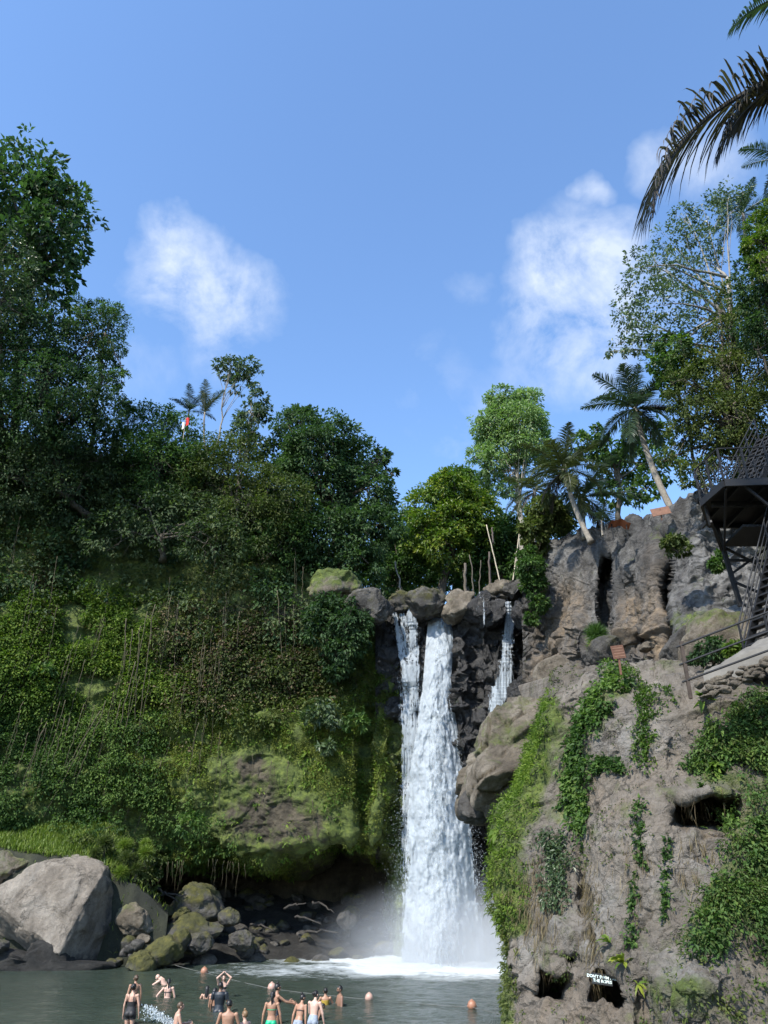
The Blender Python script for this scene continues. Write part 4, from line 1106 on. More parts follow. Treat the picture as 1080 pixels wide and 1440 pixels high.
scatter(left, 1500, lambda px, py: m_up(px, py) * (nz2(px, py, .016, 7) > -.05), 22, .34, .95, L['dark'], 'creeper_foliage', 'dark green clumps of leaves among the duller creepers on the upper cliff', 1.3, tscale=.1)
def m_ivy(px, py):
    a = sstep(250, 170, px) * sstep(820, 870, py) * sstep(1030, 985, py) + .8 * np.exp(-((px - 225) / 40) ** 2 - ((py - 970) / 22) ** 2) + .9 * np.exp(-((px - 165) / 12) ** 2 - ((py - 955) / 40) ** 2)
    return a * (nz2(px, py, .03, 11) > -.35)
scatter(left, 3000, m_ivy, 28, .20, .6, L['ivy'], 'ivy', 'bright green ivy over the left middle of the mossy cliff', .5, tscale=.14, tint=.16)
def m_low(px, py):
    a = sstep(260, 130, px) * sstep(985, 1010, py) * sstep(1190, 1160, py) + .4 * np.exp(-((px - 200) / 60) ** 2 - ((py - 1140) / 40) ** 2) + .25 * np.exp(-((px - 270) / 40) ** 2 - ((py - 1170) / 16) ** 2)
    return a * (nz2(px, py, .035, 12) > -.3)
scatter(left, 1900, m_low, 26, .17, .5, L['mid'], 'creeper_foliage', 'low green creepers above the grass bank at the foot of the mossy cliff', .45, tscale=.2)
def m_dry(px, py):
    return np.clip(np.exp(-((px - 305) / 75) ** 2 - ((py - 925) / 55) ** 2) + .8 * np.exp(-((px - 60) / 14) ** 2 - ((py - 840) / 60) ** 2) + .6 * np.exp(-((px - 420) / 40) ** 2 - ((py - 930) / 40) ** 2), 0, 1)
scatter(left, 800, m_dry, 16, .20, .6, L['dry'], 'dry_creeper', 'dry brown creepers in the middle of the mossy cliff', .4, tvar=.25)
scatter(left, 1300, lambda px, py: np.clip(m_dry(px, py) + .5 * np.exp(-((px - 380) / 90) ** 2 - ((py - 940) / 50) ** 2), 0, 1), 15, .24, .55, L['olive'], 'creeper_foliage', 'sparse olive leaves among the dry creepers', .5)
def m_moss(px, py):
    base = sstep(900, 960, py) * (py < ip(px, LX, LP) + 4) + .8 * np.exp(-((px - 525) / 22) ** 2 - ((py - 930) / 60) ** 2)
    return base * np.clip((moss_left(px, py) - .38) * 3.2, 0, 1) * (nz2(px, py, .06, 15) > -.45)
scatter(left, 10500, m_moss, 12, .11, .26, L['moss'], 'moss', 'cushions of yellow green moss on the rock wall', .05, tscale=.35, tint=.12, droop=.2, aspect=.4, ax=.9, cat='moss')
scatter(left, 900, lambda px, py: m_moss(px, py) + .10 * (py > 950) * (py < 1200), 12, .21, .34, L['ivy'], 'creeper_foliage', 'small leafy plants rooted in the moss of the rock wall', .1, tscale=.3)
scatter(left, 130, lambda px, py: np.exp(-((px - 260) / 55) ** 2 - ((py - 1200) / 25) ** 2) * (py < ip(px, LX, LP) + 8), 14, .26, .4, L['mid'], 'fern_fringe', 'green ferns along the lip of the overhang', .2, cat='fern')
def bush(name, label, C, R, mat, per, k, L_, cl=.3, aspect=.5, droop=.5, cat='bush', group=None, tint=0, fill=.4, stem=True):
    C = np.atleast_2d(np.asarray(C, float)); R = np.atleast_1d(np.asarray(R, float))
    b0 = C.mean(0) - np.array([0, 0, R.max() * .8])
    t = thing(name, label, cat, b0, 0, group)
    V, f, tv = crown(C, R, per, k, L_, cl, aspect, droop, fill, tint)
    o = mesh_obj('foliage', V, f, mat, None, False, {'tint': tv})
    if stem:
        mb = MB()
        for c, r in zip(C, R):
            for _ in range(3):
                e = c + RNG.normal(size=3) * r * .4
                mb.tube(curve_pts(b0 + RNG.normal(size=3) * r * .1, e, 6, wob=r * .05), np.linspace(.05, .015, 6) * min(1, r), 5)
        s_ = mb.build('stem', M['bark'], None, True); under(t, s_)
    under(t, o); return t
C, R = lobes_px([(470, 860, 26), (492, 880, 26), (455, 890, 24), (480, 920, 24), (445, 870, 20), (500, 905, 16), (470, 950, 14)], 52.6, .4)
bush('bush', 'dark glossy bush hanging just left of the waterfall lip', C, R, L['dark'], 45, 20, .30, cl=.32)
for (x, y, r, lb) in [(455, 992, 13, 'pale broad leaved plant in the moss, upper one'), (440, 1010, 15, 'pale broad leaved plant in the moss below the upper one'), (470, 1008, 13, 'pale broad leaved plant in the moss, nearest the falls'), (500, 1015, 13, 'dark shaggy plant on the moss beside the furrow'), (460, 1050, 9, 'small pale plant alone on the lower moss'), (270, 1160, 16, 'green fern tuft on the mossy wall above the overhang'), (60, 945, 14, 'broad leaved plant in the ivy at the left edge')]:
    C, R = lobes_px([(x, y, r)], 52.6, .2); bush('plant', lb, C, R, L['grey'] if 'pale' in lb else L['mid'], 18, 12, .36, cl=.35, aspect=.45, cat='plant', stem=False)

# hanging roots and vines
g = 'roots hanging down the mossy cliff'
lab = 'thin brown root hanging down the face of the mossy cliff'
vr = np.random.default_rng(3)
def vine(x0, y0, x1, y1, r, off=.75, mat='vine'):
    n = 16; t_ = np.linspace(0, 1, n)
    px = x0 + (x1 - x0) * t_ + vr.normal(size=n) * .7; py = y0 + (y1 - y0) * t_
    i = np.clip(np.round((py - 1345) / (ip(px, KX, TOP) - 1345) * 559).astype(int), 0, 559); j = np.clip(np.round((px + 260) / 835 * 519).astype(int), 0, 519)
    Ys = left.V[i, j, 1]; Y = np.minimum.accumulate(Ys[::-1])[::-1] - off * .6; Y = np.convolve(np.pad(Y, 2, 'edge'), np.ones(5) / 5, 'valid')
    Pp = W(px, py, np.minimum(Y, Ys.min() + 2.4))
    mb = MB(); mb.tube(Pp, .62 * r * (1 - .6 * t_) , 5)
    o = mb.build('hanging_root', M[mat], None, True); localize(o, Pp[0]); tag(o, lab, 'root', g)
for (x0, y0, x1, y1, r) in [(217, 850, 180, 1150, .06), (207, 860, 163, 1090, .05), (190, 930, 135, 1165, .06), (168, 990, 128, 1160, .05), (150, 985, 95, 1130, .05), (140, 1000, 70, 1120, .06), (98, 1010, 85, 1065, .09), (92, 1010, 60, 1120, .05), (65, 1015, 28, 1110, .05), (40, 1030, 20, 1100, .04), (240, 840, 222, 960, .06), (250, 850, 236, 950, .05), (178, 870, 172, 960, .08), (186, 885, 176, 1010, .07), (197, 880, 188, 1040, .06), (390, 830, 398, 950, .06), (400, 840, 402, 930, .05), (412, 850, 414, 940, .04), (372, 840, 372, 900, .06), (356, 1060, 354, 1112, .04), (382, 1070, 380, 1112, .05), (386, 1075, 385, 1118, .04), (405, 1070, 402, 1112, .05), (440, 1125, 440, 1165, .06), (311, 1060, 308, 1150, .04), (262, 1105, 258, 1180, .04), (205, 1060, 172, 1165, .06), (228, 1070, 186, 1180, .05), (120, 1040, 60, 1150, .04), (318, 870, 312, 960, .05), (336, 860, 332, 940, .05), (298, 880, 290, 980, .04)]:
    vine(x0, y0, x1, y1, r)
for q in range(46):
    x = 20 + 300 * vr.random() ** .8; y = vr.uniform(860, 1040); h_ = vr.uniform(50, 150); vine(x, y, x - (430 - x) * .09 * h_ / 100 + vr.normal() * 3, y + h_, vr.uniform(.022, .045), vr.uniform(.7, 1.2))
for q in range(40):
    x = vr.uniform(-60, 430); y = vr.uniform(690, 860); h_ = vr.uniform(40, 130); vine(x, y, x - (430 - x) * .05 * h_ / 100 + vr.normal() * 3, y + h_, vr.uniform(.02, .04), .9, 'dry_vine' if vr.random() < .5 else 'vine')
for q in range(22):       # threads off the lip of the overhang
    x = vr.uniform(185, 345); y = ip(x, LX, LP) - 6; p0_ = W(x, y, 53.9 + vr.uniform(-.4, .4)); ln_ = vr.uniform(.6, 2.6)
    mb = MB(); mb.tube(curve_pts(p0_, p0_ - np.array([vr.normal() * .1, 0, ln_]), 5, wob=.03), np.linspace(.013, .006, 5), 4)
    o = mb.build('hanging_root', M['vine'], None, True); localize(o, p0_); tag(o, 'fine root thread dangling from the lip of the overhang', 'root', 'root threads on the lip of the overhang')

# ---- grass bank, sedge tufts
def blades(P, hgt, name, mat, label, cat='grass', lean=.35, w=.028, tint=None):
    n = len(P); D = np.array([0, 0, 1.]) + RNG.normal(size=(n, 3)) * lean; D[:, 2] = np.abs(D[:, 2]) + .2
    Nn = RNG.normal(size=(n, 3)); Nn[:, 2] = .2
    V, f = leaf_arrays(P, D, Nn, hgt * RNG.uniform(.6, 1.4, n), w * RNG.uniform(.7, 1.4, n), .2, .25)
    tv = np.clip(.5 + RNG.normal(size=n) * .25 if tint is None else tint, 0, 1)
    return kind(mesh_obj(name, V, f, mat, None, False, {'tint': np.repeat(tv, 4)}), 'stuff', label, cat)
P, _, x, y = bank.sample(26000, lambda px, py: (py < 1260) * sstep(200, 110, px) + .02)
blades(P, .42, 'grass', L['grass'], 'bright long grass on the bank above the huge boulder', w=.05)
for i, (x, y, r, Y, lb) in enumerate([(148, 1186, 13, 51.2, 'round sedge tuft at the top right of the grass bank, leftmost'), (176, 1190, 12, 51.4, 'round sedge tuft on a short stem above the others'), (178, 1208, 12, 50.9, 'round sedge tuft in the middle of the tufts'), (205, 1200, 12, 51.2, 'spreading sedge tuft nearest the overhang'), (135, 1200, 9, 50.7, 'small sedge tuft right above the boulder top'), (170, 1228, 12, 50.6, 'lowest sedge tuft beside the boulder side'), (192, 1222, 10, 50.9, 'low sedge tuft between the boulder and the overhang'), (205, 1188, 9, 51.6, 'sedge tuft close under the hanging roots')]):
    c = W(x, y, Y); R_ = r * pxm(y, Y); n = 900
    d = nrm(RNG.normal(size=(n, 3))); d[:, 2] = np.abs(d[:, 2]) * np.where(RNG.random(n) < .75, 1, -1)
    V, f = leaf_arrays(c + d * R_ * .15, d + RNG.normal(size=(n, 3)) * .15, RNG.normal(size=(n, 3)), R_ * RNG.uniform(.6, 1.15, n), .035, .2, .25)
    t = thing('sedge_tuft', lb, 'grass tuft', c - np.array([0, 0, R_ * 1.6]), 0, 'sedge tufts beside the grass bank')
    o = mesh_obj('blades', V, f, L['grass'] if i % 2 else L['olive'], None, False, {'tint': np.repeat(np.clip(.45 + .5 * d[:, 2] * .4 + RNG.normal(size=n) * .2, 0, 1), 4)})
    mb = MB(); mb.tube([c - [0, 0, R_ * 1.6], c], [.09, .05], 6); o2 = mb.build('stem', M['bark'], None, True); under(t, o, o2)
C, R = lobes_px([(150, 1215, 26), (185, 1235, 26), (160, 1245, 22), (210, 1215, 22), (120, 1190, 20), (205, 1240, 16)], 52.3, .4)
bush('bush', 'dark low bush in the shade behind the huge boulder', C, R, L['olive'], 40, 18, .2, cl=.3)
C, R = lobes_px([(170, 1262, 14), (186, 1262, 13), (176, 1275, 10), (196, 1255, 12), (168, 1250, 12)], 51.6, .2)
bush('bush', 'small dark bush in the gap between the huge boulder and the white topped rock', C, R, L['olive'], 34, 16, .18, cl=.34, tint=-.25)
C, R = lobes_px([(40, 1160, 30), (90, 1158, 34), (140, 1165, 30), (0, 1165, 30), (-50, 1160, 40)], 54.0, .4)
bush('bush', 'low green thicket along the top of the grass bank', C, R, L['mid'], 50, 18, .22, cl=.3)

# ---- trees of the left hillside
def T(name, label, base, lobes, Y, mat, bark='bark', dy=2.0, **kw):
    C, R = lobes_px(lobes, Y, dy)
    return tree(name, label, W(*base), C, R, L[mat], M[bark], **kw)
T('tree', 'tall big leaved tree at the top left corner', (20, 640, 57), [(45, 235, 42), (20, 275, 55), (85, 290, 42), (70, 330, 48), (115, 310, 26), (30, 360, 55), (85, 380, 38), (-50, 300, 80), (-60, 400, 80), (70, 265, 30), (60, 420, 44)], 49, 'dark', per=60, k=14, L=.6, tr=.42, aspect=.52, cl=.26, droop=.35, dy=1.5, fill=.25, tint_off=.05)
T('tree', 'bushy grey green tree at the left edge beneath the tall big leaved tree', (0, 660, 56), [(5, 370, 44), (30, 410, 34), (-40, 420, 70), (20, 450, 36)], 47.5, 'grey', per=70, k=26, L=.24, tr=.35, dy=1, tint_off=-.18)
T('tree', 'dense dark small leaved tree hanging over the left slope', (90, 690, 57), [(60, 480, 52), (20, 520, 66), (130, 470, 38), (105, 510, 48), (150, 530, 26), (140, 570, 36), (80, 560, 60), (20, 600, 60), (-60, 560, 90), (-70, 480, 70), (60, 530, 50), (110, 590, 44), (40, 470, 40)], 51, 'dark', per=120, k=26, L=.27, tr=.4, dy=1.5, cl=.27)
T('tree', 'feathery green tree on the right edge of the dark left trees', (130, 640, 56), [(150, 455, 26), (165, 440, 11), (140, 440, 18), (160, 490, 16), (110, 430, 16), (168, 530, 12)], 50.5, 'mid', per=34, k=22, L=.25, tr=.2, dy=.6, cl=.34, aspect=.3)
T('tree', 'dark round tree in the middle of the left slope', (130, 720, 56.5), [(120, 620, 44), (60, 660, 60), (150, 650, 36), (10, 680, 60), (100, 700, 50), (-70, 660, 90), (40, 620, 50)], 53.5, 'dull', per=110, k=26, L=.28, tr=.3, dy=1.2, tint_off=-.05)
T('tree', 'mid green rounded tree in front of the flag', (220, 700, 58), [(210, 600, 36), (190, 630, 36), (245, 620, 40), (225, 655, 50), (275, 640, 34), (180, 590, 20)], 56, 'mid', per=90, k=26, L=.25, tr=.3, dy=1.2, tint_off=-.1)
T('tree', 'spreading green tree between the flag and the broad dark tree', (320, 720, 58), [(320, 660, 46), (360, 690, 40), (290, 690, 44), (340, 640, 28), (400, 700, 36), (350, 740, 50)], 56.5, 'olive', per=80, k=26, L=.26, tr=.3, dy=1.2, tint_off=.05)
T('tree', 'dark slope tree below the mid green rounded tree', (230, 780, 56), [(200, 720, 46), (250, 730, 50), (300, 760, 44), (160, 750, 40)], 54.6, 'dull', per=70, k=24, L=.29, tr=.25, dy=1, tint_off=-.05)
T('tree', 'slender bare stemmed tree with one airy crown', (300, 640, 59), [(322, 522, 17), (345, 518, 16), (308, 514, 10), (338, 540, 14), (355, 528, 11), (325, 508, 10)], 60, 'grey', bark='bark_pale', per=15, k=12, L=.40, tr=.10, dy=.5, cl=.34, fill=.3, trunk_to=W(318, 545, 60), tint_off=-.1)
T('tree', 'slender loose tree leaning right of the airy crowned one', (335, 690, 59), [(362, 560, 12), (350, 585, 20), (370, 580, 12), (340, 612, 20), (355, 630, 22), (372, 575, 9), (358, 548, 8)], 60, 'grey', bark='bark_pale', per=24, k=14, L=.36, tr=.12, dy=.5, cl=.36, fill=.3, trunk_to=W(352, 600, 60), tint_off=-.15)
T('tree', 'broad dark dense tree at the left of the waterfall', (470, 830, 60), [(425, 608, 38), (470, 622, 40), (440, 640, 44), (395, 640, 28), (505, 650, 32), (500, 690, 46), (440, 690, 60), (535, 655, 16), (548, 668, 10), (530, 700, 28), (400, 690, 40), (520, 750, 44), (460, 760, 54), (500, 800, 40), (545, 745, 20), (415, 590, 16), (540, 640, 9)], 60, 'dark', per=80, k=25, L=.34, tr=.55, dy=1.6, cl=.26, tint_off=.08)
T('tree', 'creeper covered green tree in front of the broad dark tree', (410, 800, 58), [(420, 720, 34), (400, 760, 40), (440, 760, 32), (380, 790, 40), (415, 690, 20)], 57.3, 'mid', per=70, k=24, L=.26, tr=.3, dy=.8, tint_off=-.12)
T('tree', 'yellow green domed tree right above the waterfall', (620, 838, 71), [(628, 690, 26), (652, 706, 30), (605, 716, 32), (676, 726, 28), (640, 735, 36), (598, 750, 32), (670, 760, 32), (625, 770, 34), (690, 745, 16)], 70, 'yellow', per=110, k=24, L=.36, tr=.45, dy=1.5, cl=.27, tint_off=.0)
T('tree', 'blue green tree peeping over the yellow green domed tree', (655, 838, 78), [(640, 680, 22), (665, 682, 20), (622, 682, 16), (672, 700, 20), (655, 672, 14)], 77, 'mid', per=60, k=22, L=.36, tr=.4, dy=1, cl=.3, tint_off=.12)
T('tree', 'dark low tree filling the gap left of the yellow green domed tree', (560, 845, 72), [(560, 780, 30), (575, 745, 18), (545, 810, 30), (585, 800, 32), (548, 760, 14)], 73, 'mid', per=70, k=22, L=.38, tr=.3, dy=1, tint_off=-.22)
T('tree', 'dark bushy tree with big leaves behind the bamboo poles', (700, 838, 72), [(700, 760, 26), (715, 785, 26), (690, 790, 28), (745, 770, 26), (740, 800, 24), (660, 805, 26), (725, 745, 18)], 71, 'mid', per=70, k=20, L=.42, tr=.3, dy=1, tint_off=-.25)
for i, (x0, lb) in enumerate([(545, 'far dark tree seen through the gap at the left'), (640, 'far dark tree behind the waterfall lip'), (740, 'far dark tree behind the tall light tree')]):
    T('tree', lb, (x0, 850, 92), [(x0, 745 + 20 * (i % 2), 38), (x0 - 45, 775, 44), (x0 + 45, 780, 44), (x0 - 10, 805, 50), (x0 + 40, 820, 40), (x0 - 50, 825, 40)], 90, 'dark', per=70, k=22, L=.5, tr=.45, dy=2, tint_off=-.1)
T('tree', 'tall airy light green tree with a pale straight trunk', (738, 812, 64), [(712, 574, 22), (742, 566, 20), (700, 598, 24), (735, 596, 30), (755, 590, 16), (715, 625, 28), (684, 620, 14), (745, 630, 22), (692, 650, 18), (720, 660, 22), (762, 615, 10), (685, 672, 12), (712, 690, 16), (735, 555, 12), (690, 600, 24), (765, 640, 18), (705, 562, 20), (678, 640, 18), (752, 600, 18)], 65, 'light', bark='bark_pale', per=52, k=20, L=.36, tr=.32, dy=1.6, cl=.32, fill=.3, trunk_to=W(720, 590, 65), nb=2, wob=.08, aspect=.4, branch_r=.25)
# ---- trees on the right
T('tree', 'blue green loose tree behind the two palms', (870, 730, 52), [(845, 640, 26), (820, 625, 18), (880, 655, 28), (865, 690, 24), (800, 640, 14), (840, 610, 12), (905, 690, 20), (890, 620, 20), (930, 660, 26), (920, 610, 22)], 51, 'mid', per=30, k=15, L=.4, tr=.22, dy=1.2, cl=.3, fill=.3, tint_off=-.1)
T('tree', 'yellowish bushy growth at the left of the palms', (760, 780, 50), [(765, 720, 22), (750, 745, 18), (780, 740, 22), (755, 765, 16), (790, 720, 14)], 49, 'olive', per=60, k=20, L=.3, tr=.2, dy=.8, cl=.3, tint_off=.25)
C, R = lobes_px([(745, 800, 18), (752, 825, 16), (742, 780, 12), (758, 850, 12), (748, 870, 9)], 45.5, .4)
bush('bush', 'dark green bush hanging at the left corner of the grey cliff', C, R, L['mid'], 50, 18, .24, tint=-.15)
sp = T('tree', 'sparse tree with pale limbs and scattered leaves at the right', (1050, 640, 35), [(925, 372, 24), (900, 400, 26), (885, 440, 26), (925, 430, 34), (960, 390, 34), (950, 340, 28), (985, 350, 30), (960, 300, 18), (1000, 300, 28), (1030, 280, 24), (870, 488, 16), (855, 495, 10), (905, 480, 26), (945, 470, 34), (985, 430, 34), (940, 505, 28), (895, 360, 14)], 34, 'grey', bark='bark_pale', per=32, k=14, L=.21, tr=.22, dy=1.4, cl=.34, fill=.2, trunk_to=W(1022, 390, 34), nb=1, aspect=.5, branch_r=.42, tint_off=.05)
T('tree', 'big olive green tree wall along the right edge', (1060, 700, 33), [(1010, 480, 34), (1050, 460, 40), (1000, 530, 42), (1050, 530, 52), (1090, 500, 50), (975, 575, 34), (1020, 590, 50), (1080, 590, 60), (955, 610, 22), (990, 635, 36), (1045, 640, 44), (1100, 640, 50), (985, 665, 26), (1035, 420, 26), (940, 640, 16), (960, 540, 26)], 32.5, 'olive', per=82, k=24, L=.17, tr=.3, dy=1.4, cl=.27, tint_off=.2, fill=.35)
T('tree', 'dark dense tree at the right edge below the palm crown', (1110, 640, 30), [(1070, 400, 36), (1095, 440, 50), (1075, 470, 34), (1060, 370, 20), (1110, 380, 46)], 29, 'dark', per=90, k=24, L=.17, tr=.25, dy=.8, cl=.28)
T('tree', 'bright yellow green tree top at the right edge', (1120, 600, 27), [(1072, 318, 22), (1085, 345, 28), (1065, 350, 18), (1100, 310, 34), (1075, 375, 18)], 26.5, 'yellow', per=60, k=22, L=.16, tr=.2, dy=.5, cl=.3, tint_off=-.1)
T('tree', 'blue green broad leaved branch above the tall coconut palm', (990, 700, 34), [(950, 490, 18), (930, 515, 16), (965, 520, 20), (940, 540, 14), (925, 480, 12)], 33, 'mid', per=24, k=12, L=.26, tr=.1, dy=.6, cl=.4, aspect=.7, tint_off=.0)

# ---- palms
def frond_mesh(p0, az, el, length, droop, lw=.5, n=56, lf_droop=.6, twist=0.0, rng=RNG, ragged=0.0):
    k = 14; t_ = np.linspace(0, 1, k)
    ang = el - droop * t_ ** 1.3
    st = length / (k - 1)
    h = np.concatenate([[0], np.cumsum(np.cos(ang[:-1]) * st)]); z = np.concatenate([[0], np.cumsum(np.sin(ang[:-1]) * st)])
    ca, sa = math.cos(az), math.sin(az)
    P = p0 + np.stack([h * ca, h * sa, z], 1)
    mb = MB(); mb.tube(P, np.linspace(.045, .008, k) * length / 3.5, 5, .6)
    s = np.linspace(.1, .99, n); 
    B = np.stack([np.interp(s, t_, P[:, c]) for c in range(3)], 1)
    Tn = nrm(np.stack([np.interp(s, t_, np.gradient(P[:, c])) for c in range(3)], 1))
    side = np.array([-sa, ca, 0.])
    upv = nrm(np.cross(Tn, np.broadcast_to(side, Tn.shape))); upv = upv * np.sign(upv[:, 2:3] + 1e-6)
    prof = np.sin(PI * np.clip(s * .86 + .12, 0, 1)) ** .7
    for sg in (-1, 1):
        keep = rng.random(n) > ragged
        Lf = length * lw * .5 * prof * rng.uniform(.8, 1.15, n)
        D1 = nrm(side * sg * .80 + Tn * .60 + upv * .25 + rng.normal(size=(n, 3)) * .09)
        wd_ = np.clip(length * .0075, .016, .034) * rng.uniform(.8, 1.25, n)
        dr_ = lf_droop * rng.uniform(.6, 1.4, n)
        pts = [B]; D = D1
        for q in range(4):
            pts.append(pts[-1] + D * (Lf / 4)[:, None]); D = nrm(D + np.array([0, 0, -1.]) * (dr_ * .42)[:, None])
        Wv = nrm(np.cross(D1, upv + .5 * side * sg))
        rows = []
        for q, wq in enumerate((.5, 1.0, .9, .6)): rows += [pts[q] - Wv * (wd_ * wq)[:, None], pts[q] + Wv * (wd_ * wq)[:, None]]
        rows.append(pts[4])
        V = np.stack(rows, 1)[keep]
        m_ = len(V); i = np.arange(m_)[:, None] * 9
        tv = np.repeat(np.clip(.5 + rng.normal(size=m_) * .25, 0, 1), 9)
        mb.add(V.reshape(-1, 3), [np.concatenate([i + np.array([[0, 1, 3, 2]]), i + np.array([[2, 3, 5, 4]]), i + np.array([[4, 5, 7, 6]])]), i + np.array([[6, 7, 8]])], tv)
    return mb
def palm(label, base, top, r, flen, nf, mat='palm', els=(1.35, -.5), droop=(.7, 1.5), lw=.5, coconuts=0, dead=0, az0=0.0, n=40, lf=.6, name='palm_tree', azr=None, dead_el=-.7):
    base = np.asarray(base, float); top = np.asarray(top, float)
    t = thing(name, label, 'palm', base)
    mb = MB(); n_ = 22
    P = curve_pts(base - [0, 0, .5], top, n_, nrm(np.cross(top - base, [0, 1, .2])) * np.linalg.norm(top - base) * .035)
    rr = np.linspace(r * 1.0, r * .7, n_) * (1 + .06 * (np.arange(n_) % 2)); rr[0] *= 1.5
    mb.tube(P, rr, 12); objs = [mb.build('trunk', M['palm_bark'], None, True)]
    for i in range(nf):
        u = (i + .5) / nf
        az = az0 + i * 2.39996 if azr is None else RNG.uniform(*azr)
        el = els[0] + (els[1] - els[0]) * u + RNG.normal() * .08
        d = droop[0] + (droop[1] - droop[0]) * u
        m_ = frond_mesh(top, az, el, flen * RNG.uniform(.85, 1.1) * (.8 if u < .12 else 1), d, lw, n, lf)
        objs.append(m_.build('frond', L[mat], None, False))
    for i in range(dead):
        m_ = frond_mesh(top - [0, 0, .15], RNG.uniform(0, 6.28), dead_el + RNG.normal() * .2, flen * .8, .7, lw, n, 1.2)
        o = m_.build('frond', L['palm_brown'], None, False); o['label'] = 'withered brown hanging frond'; objs.append(o)
    for i in range(coconuts):
        a = RNG.uniform(0, 6.28); V, Fc = ICO[2]
        p = top + np.array([math.cos(a) * .28, math.sin(a) * .28, -.3 - RNG.uniform(0, .25)])
        objs.append(mesh_obj('coconut', V * np.array([.11, .11, .14]) + p, Fc, M['coco'], None, True))
    under(t, *objs); return t
M['coco'] = plain('coconut_husk', (.12, .13, .04), .6)
palm('tall coconut palm leaning left with a bare pale trunk', W(948, 716, 38), W(893, 574, 39), .19, 3.35, 22, els=(1.5, -.75), droop=(.5, 1.25), coconuts=6, lw=.55, n=66, dead=1)
palm('middle coconut palm with a leaning trunk on the grey cliff edge', W(830, 752, 42), W(793, 660, 43), .17, 3.6, 17, els=(1.45, -.6), droop=(.6, 1.6), coconuts=5, dead=2, lw=.5, mat='palm_olive', n=63)
palm('low palm with drooping fronds behind the middle coconut palm', W(822, 748, 46), W(820, 700, 47), .2, 4.0, 14, els=(1.0, -.35), droop=(.9, 1.5), dead=1, az0=.6, mat='palm', n=63)
palm('brownish palm in the shade beside the tall light tree', W(752, 770, 55), W(752, 690, 56), .18, 3.6, 14, els=(1.2, -.6), droop=(.8, 1.6), dead=3, mat='palm_olive', n=54)
palm('small young palm on the crest of the grey cliff', W(846, 742, 40), W(846, 732, 40), .06, 1.25, 9, els=(1.4, .2), droop=(.6, 1.0), n=36)
palm('small dark areca palm beside the flag', W(268, 640, 59), W(266, 578, 60), .1, 2.6, 11, els=(1.45, .0), droop=(.5, 1.3), n=45)
palm('light green upright palm right of the dark areca palm', W(292, 640, 59), W(288, 580, 59.5), .1, 3.0, 7, els=(1.45, .8), droop=(.3, .8), mat='palm_olive', n=48)
palm('feathery palm tip at the gap beside the left trees', W(185, 650, 58), W(180, 596, 58), .1, 2.6, 7, els=(1.0, .1), droop=(.6, 1.2), n=45)
palm('thin palm tuft on top of the broad dark tree', W(425, 640, 61), W(412, 596, 61), .08, 2.0, 5, els=(1.3, .6), droop=(.4, .9), n=26, mat='palm_olive')
palm('dark fronded palm among the pale limbs at the right edge', W(1090, 500, 38), W(1045, 300, 37), .13, 2.6, 13, els=(1.2, -.5), droop=(.6, 1.4), n=51)
palm('palm with dark fronds beneath the great drooping frond', W(1190, 640, 27), W(1112, 225, 25), .16, 2.6, 12, els=(1.0, -.6), droop=(.6, 1.4), n=51)
# near palm out of the frame on the right, one great withered frond hangs in
pt = W(1150, 90, 15.0)
tp_ = palm('near palm at the right edge whose withered fronds hang into view', (pt[0] + 2.2, pt[1] + .5, 9.0), pt, .22, 3.8, 9, els=(1.2, .1), droop=(.7, 1.2), azr=(-1.2, 1.2), n=60)
def extra(t, objs):
    for o in objs: o.data.transform(Matrix.Translation(-t.location)); o.parent = t
def aim(v, droop):
    t_ = np.linspace(0, 1, 14); a = -droop * t_ ** 1.3; h = np.cos(a[:-1]).sum() / 13; z = np.sin(a[:-1]).sum() / 13
    return math.atan2(v[2], math.hypot(v[0], v[1])) - math.atan2(z, h), float(np.linalg.norm(v)) / math.hypot(h, z)
for (dst, dl, dr) in [((918, 306), .95, .25), ((1015, 215), .75, .1)]:
    e = W(dst[0], dst[1], 15.4); v_ = e - pt; az = math.atan2(v_[1], v_[0]); ln_ = np.linalg.norm(v_) * 1.08
    el, ln_ = aim(v_, dl * 1.15)
    o = frond_mesh(pt, az, el, ln_, dl * 1.15, .66, 84, 1.1, ragged=dr * .4).build('frond', L['palm_brown'], None, False); o['label'] = 'withered brown frond drooping into view'
    extra(tp_, [o])
pt2 = W(1150, -20, 15.0)
tp2 = palm('second near palm whose single green frond tip shows in the top right corner', (pt2[0] + 1.5, pt2[1] + 1, 9.0), pt2, .2, 3.2, 7, els=(1.3, .3), droop=(.7, 1.2), azr=(-1.0, 1.0), n=57)
for dst in [(1046, 52), (1076, -6)]:
    e = W(dst[0], dst[1], 15.2); v_ = e - pt2; az = math.atan2(v_[1], v_[0]); el = math.atan2(v_[2], math.hypot(v_[0], v_[1])) + .45
    o = frond_mesh(pt2, az, el, np.linalg.norm(v_) * 1.05, .8, .5, 40, .9).build('frond', L['palm'], None, False); extra(tp2, [o])

